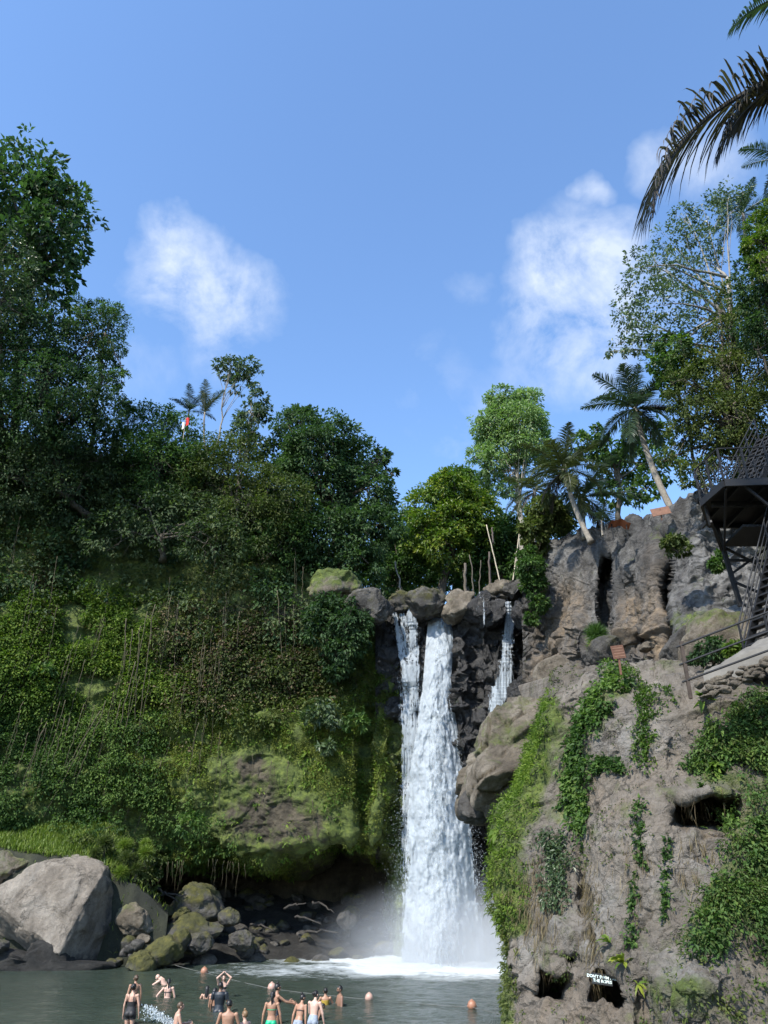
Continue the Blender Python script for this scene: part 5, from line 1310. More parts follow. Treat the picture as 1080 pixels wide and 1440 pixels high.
# ---- plants on the foreground cliff
def m_line(pts, wd_): return lambda px, py: np.exp(-(seg_dist(px, py, pts) / wd_) ** 2) * (seg_dist(px, py, pts) < wd_ * 1.7) * (py > -900)
scatter(near, 400, m_line(VINE, 12), 9, .125, .16, L['mid'], 'climbing_vine', 'broad leaved dark green vine climbing the tan cliff to the brown sign', .12, tint=.0, tscale=.8, aspect=.6, droop=.7)
scatter(near, 150, m_line([(800, 1100), (830, 1085), (850, 1075), (866, 1080)], 9), 9, .12, .14, L['mid'], 'climbing_vine', 'side shoot of the dark green vine reaching right', .1, aspect=.6, tint=.1)
scatter(near, 1500, m_line(STRIP, 16), 12, .10, .17, L['ivy'], 'ground_cover', 'bright green ferny strip down the left edge of the tan cliff', .1, tscale=.7, aspect=.35, tint=.1, ax=.9)
scatter(near, 500, m_line([(715, 1190), (722, 1260), (726, 1340), (722, 1420)], 9), 12, .09, .14, L['olive'], 'ground_cover', 'olive fringe of small leaves along the water side edge of the tan cliff', .08, aspect=.35, tint=.2, ax=.9)
RZ = [(1100, 985), (1040, 1000), (1000, 1030), (960, 1075), (940, 1110), (985, 1092), (1030, 1105), (1036, 1150), (1015, 1200), (1010, 1250), (985, 1300), (960, 1345), (1000, 1340), (1100, 1330)]
def m_right(px, py): return in_poly(px, py, RZ) * sstep(-.35, .25, nz2(px, py, .022, 21)) * .9 + .5 * np.exp(-((px - 1075) / 36) ** 2 - ((py - 1240) / 90) ** 2) 
scatter(near, 1500, m_right, 11, .095, .2, L['mid'], 'climbing_vine', 'thick green vines covering the right side of the tan cliff', .22, tscale=.7, aspect=.5, droop=.7, tint=.12)
scatter(near, 520, m_right, 12, .10, .22, L['olive'], 'climbing_vine', 'olive creepers among the thick vines on the tan cliff', .25, tscale=.7, aspect=.3)
scatter(near, 130, m_line([(908, 990), (905, 1040), (898, 1080)], 11), 10, .085, .13, L['yellow'], 'ground_cover', 'yellowish small leaved patch in the middle of the tan cliff', .08, tint=-.1)
scatter(near, 130, m_line([(870, 940), (900, 970), (935, 985)], 12), 9, .08, .12, L['ivy'], 'ground_cover', 'small weeds below the brown sign', .05)
scatter(near, 120, m_line([(775, 1190), (790, 1220), (785, 1260)], 14), 11, .11, .16, L['grey'], 'ground_cover', 'bluish leaved tuft on the left part of the tan cliff', .12, tint=-.25, aspect=.4)
scatter(near, 120, m_line([(905, 1140), (900, 1200), (896, 1260), (893, 1330)], 5), 5, .09, .07, L['mid'], 'climbing_vine', 'thin string of leaves down the middle of the tan cliff', .05, tint=-.15, aspect=.6)
scatter(near, 60, m_line([(936, 1180), (936, 1240), (938, 1290)], 4), 5, .09, .07, L['mid'], 'climbing_vine', 'second thin string of leaves further right on the tan cliff', .05, tint=-.15, aspect=.6)
scatter(near, 900, lambda px, py: (py > 940) * (nz2(px, py, .02, 31) > .1) * .6 + .02, 7, .06, .1, L['olive'], 'ground_cover', 'scattered tiny weeds on the tan cliff', .02, tint=.1)
scatter(near, 170, lambda px, py: (py > 1330) * (px > 940) * 1.0 + .6 * (py > 1380) * (px > 890), 9, .075, .14, L['olive'], 'ground_cover', 'weedy cover over the lowest rocks of the tan cliff', .08, tint=.1)
# dry grass hanging in tufts
P, Nn, x, y = near.sample(2600, lambda px, py: np.exp(-((px - 765) / 22) ** 2 - ((py - 1265) / 45) ** 2) + .7 * np.exp(-((px - 835) / 12) ** 2 - ((py - 1300) / 60) ** 2) + .4 * np.exp(-((px - 985) / 26) ** 2 - ((py - 1215) / 60) ** 2) + .5 * np.exp(-((px - 897) / 14) ** 2 - ((py - 1230) / 50) ** 2) * .5)
D = Nn * .35 + RNG.normal(size=P.shape) * .22 + np.array([0, 0, -1.0])
V, f = leaf_arrays(P + Nn * .03, D, Nn + RNG.normal(size=P.shape) * .3, RNG.uniform(.2, .6, len(P)), .014, .2, .1)
kind(mesh_obj('dry_grass', V, f, L['dry'], None, False, {'tint': np.repeat(np.clip(.55 + RNG.normal(size=len(P)) * .25, 0, 1), 4)}), 'stuff', 'dry straw coloured grass hanging on the tan cliff', 'grass')
def near_at(px, py):
    d2 = (near.px - px) ** 2 + (near.py - py) ** 2; i, j = np.unravel_index(np.argmin(d2), d2.shape); return near.V[i, j], near.N[i, j]
def rosette(label, px, py, L_, n, mat, aspect=.22, up=.8, group=None, tint=.6, arch=.6):
    p, nn = near_at(px, py); p = p + nn * .06 + np.array([0, -.08, 0]); t = thing('plant', label, 'plant', p, 0, group)
    d = nrm(nn * .7 + RNG.normal(size=(n, 3)) * .6 + np.array([0, 0, up]))
    mb = MB()
    for q in d:
        l_ = L_ * RNG.uniform(.6, 1.1); k = 5; s = np.linspace(0, 1, k)[:, None]
        c = p + q * l_ * s + np.array([0, 0, -arch]) * l_ * s ** 2
        sd = nrm(np.cross(q, [0, 0, 1.]) + RNG.normal(size=3) * .3); wv = l_ * aspect * np.sin(PI * np.clip(s * .9 + .08, 0, 1))
        V = np.stack([c - sd * wv * .5, c + sd * wv * .5], 1).reshape(-1, 3); i = np.arange(k - 1)[:, None] * 2
        mb.add(V, i + np.array([[0, 1, 3, 2]]), np.clip(tint + RNG.normal() * .2, 0, 1))
    o = mb.build('leaves', L[mat], None, True); under(t, o); return t
rosette('bright yellow green big leaved plant right of the rope sign', 884, 1362, .42, 22, 'yellow', .26, tint=.8)
rosette('second bright leaf spray just below it', 893, 1385,   .30, 12, 'yellow', .26, up=-.2, tint=.8)
rosette('light green fern above the rope sign', 863, 1330, .36, 26, 'ivy', .14, tint=.8)
rosette('light green leafy plant below the handrail post', 988, 992, .5, 22, 'ivy', .28, tint=.7)
rosette('arching banana like plant at the right edge of the tan cliff', 1078, 1002, .8, 12, 'mid', .3, tint=.7)
rosette('weeds in the mouth of the lower left cave', 778, 1402, .22, 26, 'mid', .25, tint=.5)
rosette('light green broad leaves hanging at the left edge of the bright strip', 702, 1170, .5, 16, 'ivy', .4, up=0, tint=.4)
rosette('spotted broad leaf clump among the right vines', 1000, 1075, .4, 20, 'ivy', .34, up=.2, tint=.55)
rosette('small leafy tuft at the edge of the large hollow', 985, 1105, .3, 16, 'mid', .3, tint=.5)
rosette('green fern in the vines right of the hollow', 1060, 1170, .45, 30, 'mid', .16, tint=.5)
# tuft on the grey cliff ledge and greenery under the tower
for (x, y, r, Y, lb, mt, n_) in [(838, 893, 17, 33.0, 'spiky grass tuft growing on the ledge of the grey cliff', 'mid', 900), (835, 910, 12, 32.6, 'second spiky grass tuft hanging below the ledge tuft', 'ivy', 500)]:
    c = W(x, y, Y); R_ = r * pxm(y, Y); d = nrm(RNG.normal(size=(n_, 3)) + [0, -.3, .5])
    V, f = leaf_arrays(c + d * R_ * .1, d, RNG.normal(size=(n_, 3)), R_ * RNG.uniform(.6, 1.2, n_), .03, .2, .3)
    o = mesh_obj('grass_tuft', V, f, L[mt], None, False, {'tint': np.repeat(np.clip(.4 + RNG.normal(size=n_) * .2, 0, 1), 4)}); localize(o, c); tag(o, lb, 'grass tuft')
for (lobes, Y, lb, mt) in [([(1000, 912, 16), (1020, 922, 14), (985, 925, 12)], 25, 'dark shrub in the shadow under the stair tower', 'dark'), ([(1030, 915, 9), (1040, 910, 8)], 22.5, 'light leaved plant beside the foot of the steel stairs', 'ivy'), ([(1007, 795, 8), (1010, 780, 6)], 31, 'little plant growing from the pale rock under the tower', 'mid'), ([(945, 765, 14), (960, 772, 10)], 32, 'mossy tuft at the top of the right cleft', 'olive')]:
    C, R = lobes_px(lobes, Y, .2); bush('shrub', lb, C, R, L[mt], 26, 14, .16 if Y < 30 else .2, cl=.34, cat='shrub')
# ================================================================== built things
def bars_part(name, bars, mat, parent, w=.05):
    mb = MB()
    for q in bars:
        a, b_ = q[0], q[1]; ww = q[2] if len(q) > 2 else w
        if isinstance(ww, tuple): mb.bar(a, b_, *ww)
        else: mb.tube([a, b_], ww, 8)
    o = mb.build(name, mat); under(parent, o); return o
def A3(*v): return np.array(v, float)
# ---- steel viewing platform and stairs
ZD = 15.3
t = thing('viewing_platform', 'dark steel viewing platform with railings on tall legs against the grey cliff', 'platform', (12.2, 23, 12.0))
dk = [A3(10.55, 21.0, ZD), A3(10.35, 22.4, ZD), A3(11.2, 24.0, ZD), A3(15.5, 24.4, ZD), A3(15.5, 20.6, ZD), A3(12.0, 20.9, ZD)]
n_ = len(dk); V = np.array([p for p in dk] + [p + A3(0, 0, .09) for p in dk])
fc = [np.array([[i, (i + 1) % n_, (i + 1) % n_ + n_, i + n_] for i in range(n_)]), np.array([list(range(n_))[::-1]]), np.array([[i + n_ for i in range(n_)]])]
under(t, mesh_obj('deck', V, fc, M['steel']))
mb = MB()
for i in range(n_): mb.bar(dk[i] + A3(0, 0, -.08), dk[(i + 1) % n_] + A3(0, 0, -.08), .09, .2)
for x in np.linspace(11.0, 15.0, 6): mb.bar(A3(x, 21.05, ZD - .12), A3(x, 24.1, ZD - .12), .07, .14)
mb.bar(A3(10.6, 22.2, ZD - .2), A3(15.4, 22.2, ZD - .2), .1, .2)
o = mb.build('floor_beam', M['steel']); under(t, o)
# railing of the platform: posts, three rails, crossed infill
def rail_run(parent, pts, h=1.08, posts=2, mids=(.36, .72), mat='steel', infill=0, base=.09, rr=.025):
    for a, b_ in zip(pts[:-1], pts[1:]):
        rb = [(a + A3(0, 0, base + h), b_ + A3(0, 0, base + h), rr)]
        for m_ in mids: rb.append((a + A3(0, 0, base + h * m_), b_ + A3(0, 0, base + h * m_), rr * .7))
        bars_part('rail', rb, M[mat], parent)
        for k in range(posts):
            p = a + (b_ - a) * k / posts; bars_part('post', [(p + A3(0, 0, base - .05), p + A3(0, 0, base + h + .01), (.055, .055))], M[mat], parent)
        if infill:
            ib = []
            for k in range(infill):
                f0, f1 = k / infill, (k + 1) / infill; u_, v_ = a + (b_ - a) * f0, a + (b_ - a) * f1
                ib.append((u_ + A3(0, 0, base + .04), v_ + A3(0, 0, base + h * .68), .012)); ib.append((u_ + A3(0, 0, base + h * .68), v_ + A3(0, 0, base + .04), .012))
            bars_part('infill_bars', ib, M[mat], parent)
rail_run(t, [dk[2], dk[1], dk[0], dk[5], dk[4]], infill=5)
# legs and braces
legs = [(A3(11.45, 24.0, ZD - .1), A3(11.75, 24.1, 12.3), .13), (A3(13.2, 24.1, ZD - .1), A3(13.6, 24.0, 11.6), .16), (A3(12.15, 21.1, ZD - .1), A3(13.0, 21.4, 9.2), .17), (A3(14.6, 21.0, ZD), A3(14.6, 21.2, 9.0), .17)]
for a, b_, w_ in legs: bars_part('leg', [(a, b_, (w_, w_))], M['steel'] if w_ < .15 else M['rust_steel'], t)
br = [((11.5, 24.0, 14.4), (13.25, 24.1, 13.4)), ((11.62, 24.05, 13.4), (13.4, 24.1, 14.6)), ((11.55, 24.0, 13.9), (13.3, 24.1, 13.9)), ((11.7, 24.0, 13.1), (13.4, 24.1, 12.3)), ((10.6, 21.1, ZD - .2), (11.5, 23.9, 14.2)), ((10.42, 22.3, ZD - .2), (11.5, 24, 14.3)), ((11.2, 21.05, ZD - .15), (12.9, 21.4, 13.6)), ((10.5, 22.3, 14.55), (11.4, 23.9, 14.2)), ((10.45, 22.4, ZD - .1), (10.55, 22.5, 14.5))]
for a, b_ in br: bars_part('brace', [(A3(*a), A3(*b_), (.06, .08))], M['steel'], t)
# lower landing under the deck
mb = MB(); mb.box((12.4, 23.0, 14.35), (1.9, 1.6, .08)); o = mb.build('landing', M['steel']); under(t, o)
# flights
def flight(label, a, b_, width, n, parent_name='steel_stairs', rail_h=1.0):
    a = np.asarray(a, float); b_ = np.asarray(b_, float)
    f = thing(parent_name, label, 'stairs', a)
    d = b_ - a; h = nrm(A3(d[0], d[1], 0)); s_ = A3(-h[1], h[0], 0) * width / 2
    for sg in (-1, 1):
        bars_part('stringer', [(a + s_ * sg, b_ + s_ * sg, (.06, .24))], M['steel'], f)
        rb = [(a + s_ * sg + A3(0, 0, k), b_ + s_ * sg + A3(0, 0, k), .022) for k in (rail_h * .45, rail_h * .72, rail_h)]
        bars_part('handrail', rb, M['steel'], f)
        for k in np.linspace(0, 1, 5): p = a + d * k + s_ * sg; bars_part('post', [(p, p + A3(0, 0, rail_h), (.045, .045))], M['steel'], f)
    for k in range(n):
        p = a + d * (k + .5) / n; mb = MB(); R = np.stack([h, A3(-h[1], h[0], 0), A3(0, 0, 1)], 1)
        mb.box(p, (.26, width, .045), R); o = mb.build('tread', M['steel']); under(f, o)
    return f
flight('dark steel stairs climbing from the path up under the viewing platform', (10.1, 20.3, 9.6), (12.5, 21.3, 14.3), .9, 18)
flight('upper dark steel stairs rising from the viewing platform to the right', (11.9, 23.4, ZD + .1), (14.9, 25.2, 19.6), 1.1, 16)
# ---- lower handrail along the path
hp = [W(968, 962, 18.4), W(1082, 918, 17.4), W(1190, 880, 16.4)]
t = thing('handrail', 'dark metal handrail rising along the path at the top of the tan cliff', 'railing', hp[0])
for off in (.06, .48, .92):
    bars_part('rail', [(hp[0] + A3(-.12, .05, off), hp[1] + A3(0, 0, off), .026), (hp[1] + A3(0, 0, off), hp[2] + A3(0, 0, off), .026)], M['steel'], t)
for p in (hp[0], hp[1] + A3(.25, -.06, .08), hp[2]): bars_part('post', [(p + A3(0, 0, -.35), p + A3(0, 0, 1.05), (.075, .075))], M['rust_steel'], t)
# ---- concrete ledge of the path, dry stone wall below it
Vv = []
for (x, y, Y) in [(990, 957, 19.6), (1015, 942, 19.4), (1040, 930, 19.2), (1075, 915, 19.0), (1120, 898, 18.6), (1180, 880, 18)]: Vv.append(W(x, y, Y))
for (x, y, Y) in [(1000, 951, 20.8), (1025, 936, 20.8), (1050, 922, 20.6), (1085, 906, 20.4), (1130, 890, 20.0), (1180, 872, 19.6)]: Vv.append(W(x, y, Y))
C = np.array([Vv[:6], Vv[6:]]); G = up_grid(np.stack([C[0], C[0] * .5 + C[1] * .5 + A3(0, 0, .12), C[1]]), 40, 120)
G[..., 2] += .10 + fbm(G * 1.7, 4) * .14; sk = G[:1] - A3(0, 0, .5); G = np.concatenate([sk, G])
kind(mesh_obj('path', G, grid_faces(41, 120)[:, ::-1], M['concrete'], smooth=True), 'structure')
sr = np.random.default_rng(8)
t = thing('stone_wall', 'rough dry stone wall holding the path above the right vines', 'wall', W(1035, 968, 17.2))
mb = MB()
for row in range(3):
    for k in range(17):
        f_ = (k + .5 * (row % 2)) / 17; x = 988 + 120 * f_ + sr.normal() * 2.5; y = np.interp(x, [988, 1108], [962, 915]) + 3 + row * 8.5 + sr.normal() * 1.8
        V, Fc = convex_rock(W(x, y, 18.15 - f_ * .9 - row * .07), A3(.10, .11, .07) * sr.uniform(.55, 1.25, 3), 400 + row * 20 + k, 3, 7, 1.6)
        mb.add(V, Fc)
o = mb.build('stones', M['boulder_tan'], None, True); under(t, o)
# ---- signs
def text_obj(s, size, mat, parent, M4, name='lettering'):
    cu = bpy.data.curves.new(name, 'FONT'); cu.body = s; cu.size = size; cu.extrude = .002; cu.align_x = 'CENTER'; cu.align_y = 'CENTER'; cu.space_line = .95
    cu.offset = size * .022
    tmp = bpy.data.objects.new('tmp', cu); COL.objects.link(tmp); bpy.context.view_layer.update()
    me = bpy.data.meshes.new_from_object(tmp.evaluated_get(bpy.context.evaluated_depsgraph_get()))
    bpy.data.objects.remove(tmp); me.transform(M4); me.materials.clear(); me.materials.append(mat)
    o = bpy.data.objects.new(name, me); COL.objects.link(o); o.parent = parent; return o
def sign_board(name, label, c, w_, h_, mat, tilt=0.0, yaw=0.0, pitch=0.0, pole=None, text=None, tsize=.06, lmat='letter', marks=0):
    t = thing(name, label, 'sign', c)
    R4 = Matrix.Rotation(yaw, 4, 'Z') @ Matrix.Rotation(pitch, 4, 'X') @ Matrix.Rotation(tilt, 4, 'Y')
    mb = MB(); mb.box((0, 0, 0), (w_, .025, h_)); o = mb.build('board', mat)
    bv = o.modifiers.new('bevel', 'BEVEL'); bv.width = .006
    o.data.transform(R4); o.parent = t
    if text: text_obj(text, tsize, M[lmat], t, R4 @ Matrix.Translation((0, -.016, 0)) @ Matrix.Rotation(PI / 2, 4, 'X'))
    if marks:
        for r_ in range(marks):
            x = -w_ * .38; mb = MB()
            while x < w_ * .36:
                l_ = sr.uniform(.03, .07); mb.box((x + l_ / 2, -.0145, h_ * (.3 - .6 * r_ / max(1, marks - 1))), (l_ + .012, .004, .014 + .008 * sr.random())); x += l_ + .012
            o = mb.build('lettering', M[lmat]); o.data.transform(R4); o.parent = t
    if pole:
        mb = MB(); mb.bar((0, .03, -pole), (0, .03, h_ * .3), .05, .05); o = mb.build('post', mat); o.parent = t
    return t
c = W(848, 1377, 16.75)
pn, _ = near_at(848, 1372); c = W(847, 1377.5, max(14.8, near_at(838, 1362)[0][1] - .10))
sign_board('warning_sign', "small dark board with pale letters in the mouth of the right hand cave", c, .41, .20, M['sign_dark'], math.radians(7), math.radians(-6), math.radians(-12), None, "DON'T SWIM PASS\nTHE ROPES", .074)
c = W(869.5, 917, 20.6)
sign_board('sign', 'square brown board on a short post where the vine meets the grey cliff', c, .37, .37, M['sign_wood'], math.radians(-9), math.radians(8), 0, .62, None, marks=4, lmat='letter_faint')
c = W(929, 719, 36.0)
sign_board('sign', 'orange brown board lying on the crest of the grey cliff beside the tall palm', c, .95, .55, M['sign_wood'], math.radians(-8), math.radians(-14), math.radians(-20), .5)
# torn orange awning
c = W(872, 737, 38.0); mb = MB(); u, v = np.meshgrid(np.linspace(-1, 1, 14), np.linspace(0, 1, 6))
V = np.stack([u * .6, v * .5, .28 - .25 * u ** 2 - .18 * v + .06 * np.sin(u * 7)], -1) + c
t = thing('awning', 'torn bit of orange awning showing over the cliff crest', 'awning', c - A3(0, 0, .8))
o = mesh_obj('cloth', np.concatenate([V.reshape(-1, 3), V.reshape(-1, 3) + A3(0, 0, .012)]), [grid_faces(6, 14), grid_faces(6, 14)[:, ::-1] + 84], M['orange'], None, True)
mb = MB(); mb.tube([c + A3(-.4, .2, -.8), c + A3(-.4, .2, .1)], .03, 6); o2 = mb.build('pole', M['steel']); mb = MB(); mb.tube([c + A3(.4, .2, -.8), c + A3(.4, .2, .1)], .03, 6); o3 = mb.build('pole', M['steel']); under(t, o, o2, o3)
# ---- flag
c = W(260, 598, 54.0)
t = thing('flag', 'red and white flag hanging from a short pole above the green slope', 'flag', c)
mb = MB(); mb.tube([c - A3(0, 0, 1.6), c + A3(0, 0, .76)], .025, 6); o = mb.build('pole', M['bamboo']); under(t, o)
def cloth(x0, x1, z0, z1, name, mat):
    u, v = np.meshgrid(np.linspace(x0, x1, 12), np.linspace(z0, z1, 14)); V = np.stack([u, .07 * np.sin(u * 16 + v * 3), v], -1) + c
    n_ = V.size // 3; f = grid_faces(14, 12); o = mesh_obj(name, np.concatenate([V.reshape(-1, 3), V.reshape(-1, 3) + A3(0, .012, 0)]), [f, f[:, ::-1] + n_], mat, None, True); under(t, o)
cloth(.03, .30, .0, .72, 'red_half', M['flag_red']); cloth(-.24, -.03, -.35, .28, 'white_half', M['flag_white'])
# ---- poles and thin trunks above the falls
for (a, b_, r, mt, lb, Y) in [((684, 738), (704, 818), .055, 'bamboo', 'long thin pale pole leaning left above the waterfall', 57), ((731, 745), (720, 818), .05, 'bamboo', 'thin pale pole leaning against the thick white one', 57), ((725, 778), (733, 818), .12, 'bark_pale', 'thick white post at the top of the waterfall cliff', 56.5), ((692, 742), (693, 760), .09, 'rust_steel', 'short reddish stump at the top of the leaning pole', 57.5)]:
    mb = MB(); P = curve_pts(W(*b_, Y) - A3(0, 0, .3), W(*a, Y), 10, wob=.015); mb.tube(P, np.linspace(r, r * .75, 10) * (1 + .08 * (np.arange(10) % 2)), 8); o = mb.build('pole', M[mt], None, True); localize(o, P[0]); tag(o, lb, 'pole')
for (a, b_, r, mt, lb) in [((654, 792), (653, 838), .16, 'bark', 'brown trunk stub in the shade under the yellow green tree'), ((688, 776), (688, 825), .12, 'rust_steel', 'slim reddish trunk just left of the leaning pole'), ((660, 780), (668, 835), .06, 'bark', 'thin grey sapling stem in the shade beside the trunk stub'), ((676, 788), (672, 832), .05, 'bark', 'thin curved sapling stem left of the reddish trunk'), ((556, 790), (566, 842), .10, 'bark_pale', 'pale thin trunk in the gap at the left of the falls')]:  # both thin sapling stems wear the darker bark in place of shade
    mb = MB(); P = curve_pts(W(*b_, 62) - A3(0, 0, .6), W(*a, 62), 8, wob=.05); mb.tube(P, np.linspace(r, r * .7, 8), 7); o = mb.build('sapling', M[mt], None, True); localize(o, P[0]); tag(o, lb, 'sapling')
# ================================================================== bathers
def skin_mat(name, col):
    m, t, b = new_mat(name); c = t.coord()
    t.set(b.inputs['Base Color'], t.ramp(t.noise(c, 9, 4), [(.35, tuple(v * .9 for v in col)), (.65, tuple(min(1, v * 1.06) for v in col))]))
    b.inputs['Roughness'].default_value = .5; b.inputs['Subsurface Weight'].default_value = .08; b.inputs['Subsurface Radius'].default_value = (.02, .008, .004)
    return m
SK = {'pale': skin_mat('pale_skin', (.56, .36, .28)), 'fair': skin_mat('fair_skin', (.48, .29, .21)), 'tan': skin_mat('tanned_skin', (.36, .20, .13)), 'brown': skin_mat('brown_skin', (.23, .125, .08))}
FB = {'black': plain('black_swim_fabric', (.014, .013, .014), .6), 'green': plain('green_swim_fabric', (.01, .42, .20), .5, 0, .1), 'grey': plain('grey_striped_fabric', (.26, .30, .36), .7, 0, .2, 30), 'plum': plain('plum_shorts_fabric', (.16, .02, .06), .6), 'navy': plain('dark_wet_shirt', (.010, .014, .020), .45), 'mustard': plain('mustard_fabric', (.40, .27, .04), .6), 'white': plain('white_fabric', (.75, .75, .75), .7)}
HR = {'black': plain('black_hair', (.010, .009, .009), .45), 'brown': plain('brown_hair', (.07, .042, .024), .5), 'blond': plain('light_brown_hair', (.19, .115, .055), .5)}
EYE = plain('eye_dark', (.02, .015, .012), .2)
def ellip(c, r, sub=3):
    V, Fc = ICO[sub]; return V * np.asarray(r) + np.asarray(c), Fc
def capsule(a, b_, r0, r1, n=14):
    a = np.asarray(a, float); b_ = np.asarray(b_, float); d = nrm(b_ - a)
    th = np.linspace(-PI / 2, 0, 4)[:-1]; P = [a + d * r0 * math.sin(t) for t in th]; R = [max(r0 * math.cos(t), r0 * .05) for t in th]
    P += [a + (b_ - a) * s for s in (0, .33, .66, 1)]; R += [r0 + (r1 - r0) * s for s in (0, .33, .66, 1)]
    th = np.linspace(0, PI / 2, 4)[1:]; P += [b_ + d * r1 * math.sin(t) for t in th]; R += [max(r1 * math.cos(t), r1 * .05) for t in th]
    return tube(np.array(P), np.array(R), n)
def loft(rows, n=20):
    V = []
    th = np.linspace(0, 2 * PI, n, endpoint=False)
    for (c, rx, ry) in rows: V.append(np.stack([c[0] + rx * np.cos(th), c[1] + ry * np.sin(th), c[2] + 0 * th], 1))
    k = len(rows); i = np.arange(k - 1)[:, None] * n; j = np.arange(n)[None]; j2 = (j + 1) % n
    return np.concatenate(V), [np.stack([i + j, i + j2, i + n + j2, i + n + j], -1).reshape(-1, 4), np.arange(n)[::-1][None], (np.arange(n) + (k - 1) * n)[None]]
def rotx(a): return np.array([[1, 0, 0], [0, math.cos(a), -math.sin(a)], [0, math.sin(a), math.cos(a)]])
def rotz(a): return np.array([[math.cos(a), -math.sin(a), 0], [math.sin(a), math.cos(a), 0], [0, 0, 1]])
DEF = {'L': ((-.22, 0, -1), (-.10, .22, -1)), 'R': ((.22, 0, -1), (.10, .22, -1))}
def person(label, px, headpy, Y, H, yaw, skin, wear, hair, female=True, lean=0.0, arms=None, headyaw=0.0, headtilt=0.0, extra=None, lie=0.0):
    top = W(px, headpy, Y)
    arms = {**DEF, **(arms or {})}
    Rl = rotx(-lean); piv = np.array([0, 0, .53]) * H
    lt = lambda v: (np.asarray(v, float) * H - piv) @ Rl.T + piv
    mb = MB(); fem = female
    sw = .100 if fem else .118; hw = .095 if fem else .088; ww = .072 if fem else .080; cw = .088 if fem else .102
    V, f = loft([((0, 0, .455), .05, .045), ((0, -.004, .475), hw * .92, .062), ((0, -.008, .515), hw, .068), ((0, -.002, .56), hw * .92, .060), ((0, .004, .615), ww, .052), ((0, .004, .68), cw * .92, .058), ((0, .0, .74), cw, .062), ((0, -.004, .785), sw * .98, .054), ((0, -.006, .812), sw * .8, .042), ((0, -.006, .832), .045, .035), ((0, -.004, .85), .030, .030)])
    mb.add(lt(V), f)
    if fem:
        for s in (-1, 1): V, f = ellip((s * .042, .048, .725), (.037, .034, .036)); mb.add(lt(V), f)
    for s in (-1, 1): V, f = ellip((s * .043, -.040, .49), (.050, .044, .050)); mb.add(V * H, f)
    V, f = capsule(np.array([0, -.004, .82]), np.array([0, .008, .885]), .031, .029); mb.add(lt(V), f)
    # legs
    for s in (-1, 1):
        hip = np.array([s * .052, -.004, .475]); kn = np.array([s * .056, .012, .275]); an = np.array([s * .058, -.01, .045])
        for (a, b_, r0, r1) in [(hip, kn, .058 if fem else .055, .036), (kn, an, .036, .022)]: V, f = capsule(a, b_, r0, r1); mb.add(V * H, f)
        V, f = ellip(kn + (an - kn) * .3 + [0, -.012, 0], (.030, .032, .065)); mb.add(V * H, f)
        V, f = capsule(an + [0, -.01, -.025], an + [0, .085, -.032], .022, .014); mb.add(V * H, f)
    # arms and hands
    for k, s in (('L', -1), ('R', 1)):
        u, w_ = nrm(np.array(arms[k][0])), nrm(np.array(arms[k][1]))
        sh = np.array([s * (sw + .008), -.004, .795]); el = sh + u * .170; wr = el + w_ * .145
        V, f = ellip(sh, (.033, .033, .034)); mb.add(lt(V), f)
        for (a, b_, r0, r1) in [(sh, el, .030 if fem else .034, .023), (el, wr, .025, .0165)]: V, f = capsule(a, b_, r0, r1); mb.add(lt(V), f)
        # palm, four fingers of unequal length, thumb from the side of the palm
        ref = np.array([s * 1., .2, 0]) if abs(w_[0]) < .8 else np.array([0, 1., 0.3])
        pn = nrm(ref - w_ * (ref @ w_)); sd = np.cross(w_, pn)
        V, f = ellip((0, 0, 0), (.012, .024, .034)); V = V[:, :1] * pn + V[:, 1:2] * sd + V[:, 2:] * w_ + wr + w_ * .032; mb.add(lt(V), f)
        for q, ln_ in zip((-.019, -.006, .007, .019), (.040, .046, .043, .034)):
            b0 = wr + w_ * .058 + sd * q; m_ = b0 + w_ * ln_ * .5 - pn * .004 + sd * q * .15; e_ = m_ + nrm(w_ - pn * .55) * ln_ * .55
            for a, c_ in ((b0, m_), (m_, e_)): V, f = capsule(a, c_, .0062, .0056, 8); mb.add(lt(V), f)
        b0 = wr + w_ * .022 - sd * .02 * s; m_ = b0 + nrm(w_ * .7 - sd * .8 * s) * .028; e_ = m_ + w_ * .024
        for a, c_ in ((b0, m_), (m_, e_)): V, f = capsule(a, c_, .0075, .0065, 8); mb.add(lt(V), f)
    # head with face relief
    Rh = rotz(headyaw) @ rotx(-headtilt); hc = np.array([0, .012, .932])
    ht = lambda v: lt((np.asarray(v) - hc) @ Rh.T + hc)
    for (c, r) in [((0, .008, .938), (.046, .056, .060)), ((0, .022, .905), (.036, .040, .034)), ((0, .036, .884), (.020, .020, .014)), ((0, .066, .918), (.0085, .014, .015)), ((.0, .060, .899), (.016, .008, .0045)), ((-.048, .006, .926), (.007, .014, .018)), ((.048, .006, .926), (.007, .014, .018)), ((0, .056, .946), (.034, .010, .008))]:
        V, f = ellip(c, r); mb.add(ht(V), f)
    root = thing('person', label, 'person', (0, 0, 0), 0)
    ob = mb.build('body', SK[skin], None, True)
    md = ob.modifiers.new('join', 'REMESH'); md.mode = 'VOXEL'; md.voxel_size = .0060 * H
    md.use_smooth_shade = True
    ms = ob.modifiers.new('smooth', 'SMOOTH'); ms.factor = .5; ms.iterations = 2
    bpy.context.view_layer.update()
    me = bpy.data.meshes.new_from_object(ob.evaluated_get(bpy.context.evaluated_depsgraph_get()))
    ob.modifiers.clear(); old = ob.data; ob.data = me; bpy.data.meshes.remove(old); me.name = 'body'
    if not me.materials: me.materials.append(SK[skin])
    ob.parent = root
    n = len(me.vertices); V = np.empty(n * 3, np.float32); me.vertices.foreach_get('co', V); V = V.reshape(-1, 3).astype(float)
    Nn = np.empty(n * 3, np.float32); me.vertices.foreach_get('normal', Nn); Nn = Nn.reshape(-1, 3)
